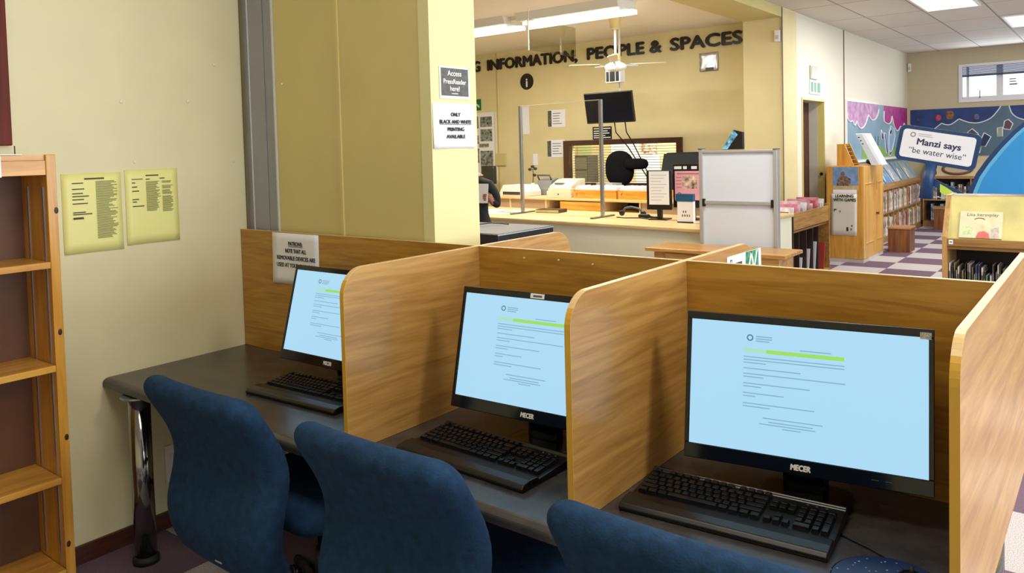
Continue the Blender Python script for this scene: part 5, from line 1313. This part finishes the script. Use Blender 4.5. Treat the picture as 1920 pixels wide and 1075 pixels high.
# leaflets lying on the sloping display
slope = math.atan2(0.415, -(BX1-0.018-0.10))
for i, (y, c, nm) in enumerate(((11.15, (150, 184, 214), 'pale blue'), (11.75, (110, 160, 210), 'bright blue'), (12.35, (186, 194, 200), 'pale grey'), (12.95, (140, 156, 168), 'blue grey'), (13.55, (176, 180, 176), 'light grey'))):
    nrm = Vector((0.415, 0, 0.272)).normalized()
    o = MB().box((0, 0, 0), (0.44, 0.40, 0.004)).build('display_book', mat('cover_%s' % nm.replace(' ', '_'), c, 0.25, var=0.12, vscale=10))
    o.matrix_world = basis(Vector((BX1-0.024, y, 0.9185))+nrm*0.003, (0, 1, 0), nrm)
    tag(o, '%s picture book lying open on the sloping shelf top, %s from cabinet' % (nm, ordinal(i)), 'book', 'picture books on the sloping shelf top')
    MB().tube([(0.05, 0.06, 0.005), (0.18, 0.26, 0.005), (0.34, 0.12, 0.005)], 0.008, 6).build('cover_drawing', WLINE, o)

# ---- bookshelf along the far wall
FY = 14.42
bs3 = thing('far_bookshelf', 'low bookshelf along the far wall under the dark blue mural', 'bookshelf', (0, 0, 0))
SHX = wood('far_shelf_wood', (140, 98, 52), (184, 140, 84), 'x', 0.4, grain=10)
part('back_board', mat('dark_back_board', (46, 36, 32), 0.6), bs3, ((0.44, 14.80, 0), (3.8, 14.825, 0.92)))
part('bottom_shelf', SHX, bs3, ((0.44, FY, 0.0), (3.8, 14.80, 0.10)))
part('middle_shelf', SHX, bs3, ((0.44, FY, 0.49), (3.8, 14.80, 0.512)))
part('top_shelf', SHX, bs3, ((0.44, FY, 0.90), (3.8, 14.80, 0.95)))
for x in (0.42, 0.92, 1.42, 1.92, 2.42, 2.92): part('division', SHX, bs3, ((x, FY+0.002, 0.0 if x < .5 else 0.101), (x+0.02, 14.80, 0.95 if x < 0.5 else 0.489)))
for x in (1.20, 1.98, 2.76): part('division', SHX, bs3, ((x, FY+0.002, 0.513), (x+0.02, 14.80, 0.899)))
MB().prism([(FY+0.02, 0.951), (FY+0.03, 0.951), (14.80, 1.30), (14.79, 1.30)], lambda u, v, q: (q, u, v), 0.44, 3.8).build('display_board', mat('cream_display_board', (206, 188, 150), 0.5), bs3)
rnd = random.Random(4)
for row, z0, nm, x0, x1 in ((0, 0.513, 'upper', 0.56, 1.18), (1, 0.1015, 'lower', 0.55, 0.80)):
    x = x0; k = 0
    while x < x1:
        w_ = rnd.choice((0.02, 0.025, 0.03, 0.04)); h_ = rnd.choice((0.24, 0.28, 0.32)); ci = rnd.choice([0, 0, 3, 4, 9, 9, 1, 3])
        put_book((x, FY+0.05, z0), 0, w_, h_, 0.20, ci, '%s book, %s from the corner in the %s row of the far wall bookshelf' % (BC[ci][0], ordinal(k), nm), 'books on the far wall shelf')
        x += w_+0.003; k += 1
rg3 = MB(); 
ringpts = [(0.85+0.22*math.cos(a_), 14.62+0.0, 1.16+0.10*math.sin(a_)) for a_ in [2*PI*k/24 for k in range(25)]]
pl3 = thing('oval_wooden_tray', 'oval brown rimmed tray propped on the far shelf under the placard', 'tray', (0, 0, 0))
def tilt(p): return (p[0], FY+0.03+(p[2]-0.951)*0.358*2.84, p[2])
mb = MB().tube([(0.98+0.24*math.cos(2*PI*k/28), 14.545+0.10*math.sin(2*PI*k/28)*1.0, 1.085+0.095*math.sin(2*PI*k/28)) for k in range(29)], 0.022, 8)
mb.build('rim', mat('brown_rim', (104, 70, 54), 0.5), pl3)
b4 = MB(); vsn = [b4.bm.verts.new((0.98+0.24*math.cos(2*PI*k/28), 14.55+0.10*math.sin(2*PI*k/28), 1.08+0.095*math.sin(2*PI*k/28))) for k in range(28)]; b4.bm.faces.new(vsn)
bo = b4.build('dish', mat('tan_dish', (190, 170, 136), 0.5), pl3); mdf = bo.modifiers.new('t', 'SOLIDIFY'); mdf.thickness = 0.008
rs = MB().rbox((0, 0, 0.06), (0.05, 0.03, 0.06), (0.04, 0.028, 0.05), 6).build('small_ornament', mat('rust_ornament', (120, 52, 34), 0.6)); rs.location = (0.60, 14.47, 0.955); tag(rs, 'small rust brown ornament on the far shelf corner', 'ornament')

# ---- stools
def stool(x0, y0, w_, d, h_, label):
    t = thing('box_stool', label, 'stool', (x0, y0, 0), 0, 'wooden stools in the book corner')
    DS = wood('dark_stool_wood', (92, 52, 26), (138, 86, 46), 'z', 0.4, grain=12)
    part('side_panel', DS, t, ((0, 0, 0), (w_, 0.02, h_-0.026)))
    part('side_panel', DS, t, ((0, d-0.02, 0), (w_, d, h_-0.026)))
    part('side_panel', DS, t, ((0, 0.02, 0), (0.02, d-0.02, h_-0.026)))
    part('side_panel', DS, t, ((w_-0.02, 0.02, 0), (w_, d-0.02, h_-0.026)))
    part('seat', wood('stool_seat_wood', (150, 104, 60), (186, 140, 90), 'x', 0.4, grain=12), t, ((-0.012, -0.012, h_-0.025), (w_+0.012, d+0.012, h_)), bevel=0.004)
stool(0.665, 10.42, 0.29, 0.36, 0.365, 'brown wooden box stool beside the honey coloured cabinet')
stool(0.70, 13.85, 0.34, 0.36, 0.40, 'brown wooden box stool standing before the far wall bookshelf')

# ---- display unit at the right edge
DX0, DX1, DYF = 2.365, 3.75, 4.10
du = thing('book_display_unit', 'low wooden book display unit with sloping yellow top, right of the aisle', 'bookcase', (0, 0, 0))
UW = wood('display_unit_wood', (140, 104, 56), (182, 142, 84), 'z', 0.35, grain=12)
UWX = wood('display_unit_lip', (116, 82, 42), (152, 114, 64), 'x', 0.35, grain=12)
side = [(DYF-0.02, 0), (DYF-0.02, 0.96), (DYF+0.16, 1.245), (DYF+0.42, 1.245), (DYF+0.42, 0)]
for x in (DX0, DX1-0.03): MB().prism(side, lambda u, v, q: (q, u, v), x, x+0.03).build('side_panel', UW, du, bevel=0.002)
part('front_lip', UWX, du, ((DX0+0.03, DYF-0.02, 0.895), (DX1-0.03, DYF, 0.948)), bevel=0.002)
MB().prism([(DYF+0.001, 0.93), (DYF+0.012, 0.925), (DYF+0.175, 1.232), (DYF+0.164, 1.238)], lambda u, v, q: (q, u, v), DX0+0.03, DX1-0.03).build('display_slope', mat('yellow_green_cover_print', (182, 174, 112), 0.5, var=0.10, vscale=4), du)
part('top_board', UWX, du, ((DX0+0.03, DYF+0.176, 1.220), (DX1-0.03, DYF+0.42, 1.24)))
part('inner_top', UWX, du, ((DX0+0.03, DYF+0.001, 0.870), (DX1-0.03, DYF+0.40, 0.892)))
part('back_board', mat('dark_back_board', (46, 36, 32), 0.6), du, ((DX0+0.03, DYF+0.40, 0.05), (DX1-0.03, DYF+0.415, 1.219)))
part('book_shelf', UWX, du, ((DX0+0.03, DYF+0.0, 0.46), (DX1-0.03, DYF+0.40, 0.482)))
part('bottom_shelf', UWX, du, ((DX0+0.03, DYF+0.0, 0.05), (DX1-0.03, DYF+0.40, 0.072)))
st_ = MB().box((0, 0, 0), (0.026, 0.030, 0.0008)).build('shelf_sticker', PAPER, du, label='tiny white sticker with a letter'); st_.matrix_local = basis((DX0+0.042, DYF-0.0205, 0.908), (1, 0, 0), (0, -1, 0))
text(st_, 'lettering', 'M', 0.020, 0.013, 0.008, INK, z=0.001, bold=0.0006)
sl_n = Vector((0, -0.307, 0.163)).normalized()
cov = MB().box((0, 0, 0), (0.255, 0.20, 0.012)).build('picture_book', mat('pale_picture_cover', (204, 194, 162), 0.4, var=0.05, vscale=14))
cov.matrix_world = basis(Vector((DX0+0.10, DYF+0.014, 0.950))+sl_n*0.002, (1, 0, 0), sl_n)
tag(cov, 'pale picture book propped on the sloping yellow display top', 'book')
text(cov, 'lettering', 'Lisa kersvplay', 0.034, 0.135, 0.165, mat('olive_print', (96, 88, 52), 0.6), z=0.0125, width=0.19, shear=0.1)
MB().tube([(0.09+0.032*math.cos(a_)+0.03, 0.135+0.016*math.sin(a_), 0.0125) for a_ in [0.3+PI*0.8*k/10 for k in range(11)]], 0.003, 6).build('drawn_arc', mat('brown_print', (120, 92, 70), 0.6), cov)
for nm, pts, c in (('red_print', [(0.10, 0.0), (0.185, 0.0), (0.18, 0.035), (0.15, 0.055), (0.115, 0.045)], (206, 92, 88)), ('green_print', [(0.01, 0.02), (0.08, 0.03), (0.085, 0.08), (0.02, 0.09)], (180, 196, 150)), ('grey_print', [(0.19, 0.0), (0.24, 0.0), (0.235, 0.09), (0.19, 0.07)], (178, 166, 158)), ('peach_print', [(0.115, 0.06), (0.165, 0.06), (0.16, 0.10), (0.12, 0.105)], (220, 184, 150))):
    MB().prism(pts, lambda u, v, q: (u, v, q), 0.0122, 0.0127).build(nm, mat('cover_'+nm, c, 0.5, var=0.12, vscale=50), cov)
rnd = random.Random(21)
SPC = [0, 9, 8, 3, 0, 9, 8, 9, 7, 3, 8, 0, 11, 11, 1, 9, 10, 9, 0, 9, 3, 1, 9, 10, 3, 9, 1, 10, 9, 0, 10, 1]
x = DX0+0.034
for k, ci in enumerate(SPC):
    w_ = rnd.choice((0.009, 0.011, 0.014)) if ci != 11 else 0.013
    h_ = rnd.choice((0.21, 0.235, 0.26, 0.285)); h_ = 0.28 if ci == 11 else h_
    put_book((x, DYF+0.03+0.01*(k % 3), 0.4825), 0, w_, h_, 0.20, ci, '%s thin book, %s from the left end under the sloping yellow top' % (BC[ci][0], ordinal(k)), 'thin books in the display unit')
    x += w_+rnd.choice((0.0015, 0.002, 0.006))

# ---- plain blue standing board with a held-up placard
sb = thing('standing_board', 'large plain blue standing board with a placard reading be water wise', 'board', (0, 6.0, 0))
def dome(dx):
    pts = [(2.26+dx, 0), (2.26+dx, 1.08)]
    ctrl = [(2.26, 1.08), (2.285, 1.20), (2.335, 1.33), (2.41, 1.45), (2.51, 1.585), (2.62, 1.71), (2.74, 1.82), (2.90, 1.91), (3.10, 1.95)]
    right = [(6.2-x, z) for x, z in reversed(ctrl)]
    allp = ctrl+right[1:]
    return [(3.1+(x-3.1)*(1-dx/0.84), z-dx*0.9) for x, z in [(2.26, 0.0)]+allp+[(3.94, 0.0)]]
pos = lambda u, v, q: (u, q, max(v, 0.0))
MB().prism(dome(0), pos, 0, 0.03).build('board', mat('navy_board', (24, 58, 104), 0.4), sb)
MB().prism(dome(0.032), pos, -0.004, -0.0002).build('blue_face', mat('light_blue_board', (88, 172, 222), 0.4), sb, label='pale blue inner border')
MB().prism(dome(0.06), pos, -0.007, -0.0042).build('blue_face', mat('sky_blue_board', (44, 140, 208), 0.4), sb, label='plain sky blue face')
part('foot', mat('navy_board', (24, 58, 104), 0.4), sb, ((2.5, 0.031, 0), (2.55, 0.35, 0.3)), ((3.6, 0.031, 0), (3.65, 0.35, 0.3)))
pc = sb
PM = Matrix.Translation((2.03, -0.04, 1.575)) @ Matrix.Rotation(0.19, 4, 'Y')
def rrect(hw, hh, r):
    out = []
    for cx, cy, a0 in ((hw-r, hh-r, 0), (-hw+r, hh-r, PI/2), (-hw+r, -hh+r, PI), (hw-r, -hh+r, 1.5*PI)):
        for k in range(7): out.append((cx+r*math.cos(a0+PI/2*k/6), cy+r*math.sin(a0+PI/2*k/6)))
    return out
NAVYB = mat('navy_board', (24, 58, 104), 0.4)
MB().prism(rrect(0.335, 0.165, 0.05), lambda u, v, q: (u, q, v), 0, 0.025).xf(PM).build('placard', NAVYB, pc, label='tilted white placard with navy rim')
pcb = pc.children[-1]
fc = MB().prism(rrect(0.30, 0.132, 0.03), lambda u, v, q: (u, v, q), 0, 0.003).build('face', mat('white_board_face', (226, 228, 238), 0.35), pc)
fc.matrix_local = PM @ basis((0, -0.0005, 0), (1, 0, 0), (0, -1, 0))
text(fc, 'lettering', 'Manzi says', 0.082, 0.01, 0.0, mat('navy_print', (40, 50, 80), 0.6), z=0.0035, bold=0.0028, width=0.36)
text(fc, 'lettering', '\u201cbe water wise\u201d', 0.078, 0.01, -0.082, mat('navy_print', (40, 50, 80), 0.6), z=0.0035, width=0.47)
rgm = MB()
for k in range(20):
    a0, a1 = 2*PI*k/20, 2*PI*(k+1)/20
    q = lambda r, a_: (-0.215+r*math.cos(a_), 0.085+r*math.sin(a_), 0.0036)
    rgm.quad(q(0.014, a0), q(0.024, a0), q(0.024, a1), q(0.014, a1))
rgm.build('ring_emblem', mat('grey_emblem', (140, 142, 140), 0.5), fc)
bars(fc, 'small_print', mat('pale_print', (176, 178, 186), 0.6), [(-0.17, 0.095, -0.06, 0.103), (-0.17, 0.078, -0.05, 0.085)], z=0.0035)
MB().tube([(1.985, -0.028, 1.43), (1.955, -0.028, 1.28), (1.935, -0.028, 1.10)], [0.05, 0.05, 0.058], 16).build('grip', NAVYB, pc)
arm_ = MB().prism([(1.95, 1.25), (1.99, 1.29), (2.34, 1.10), (2.34, 1.00), (2.25, 1.03)], lambda u, v, q: (u, q, v), -0.012, -0.008).build('strut', NAVYB, pc)
MB().prism([(2.05, 1.235), (2.10, 1.205), (2.24, 1.10), (2.20, 1.06), (2.05, 1.16)], lambda u, v, q: (u, q, v), -0.0145, -0.0125).build('lime_band', mat('lime_paint', (186, 216, 72), 0.5), arm_)
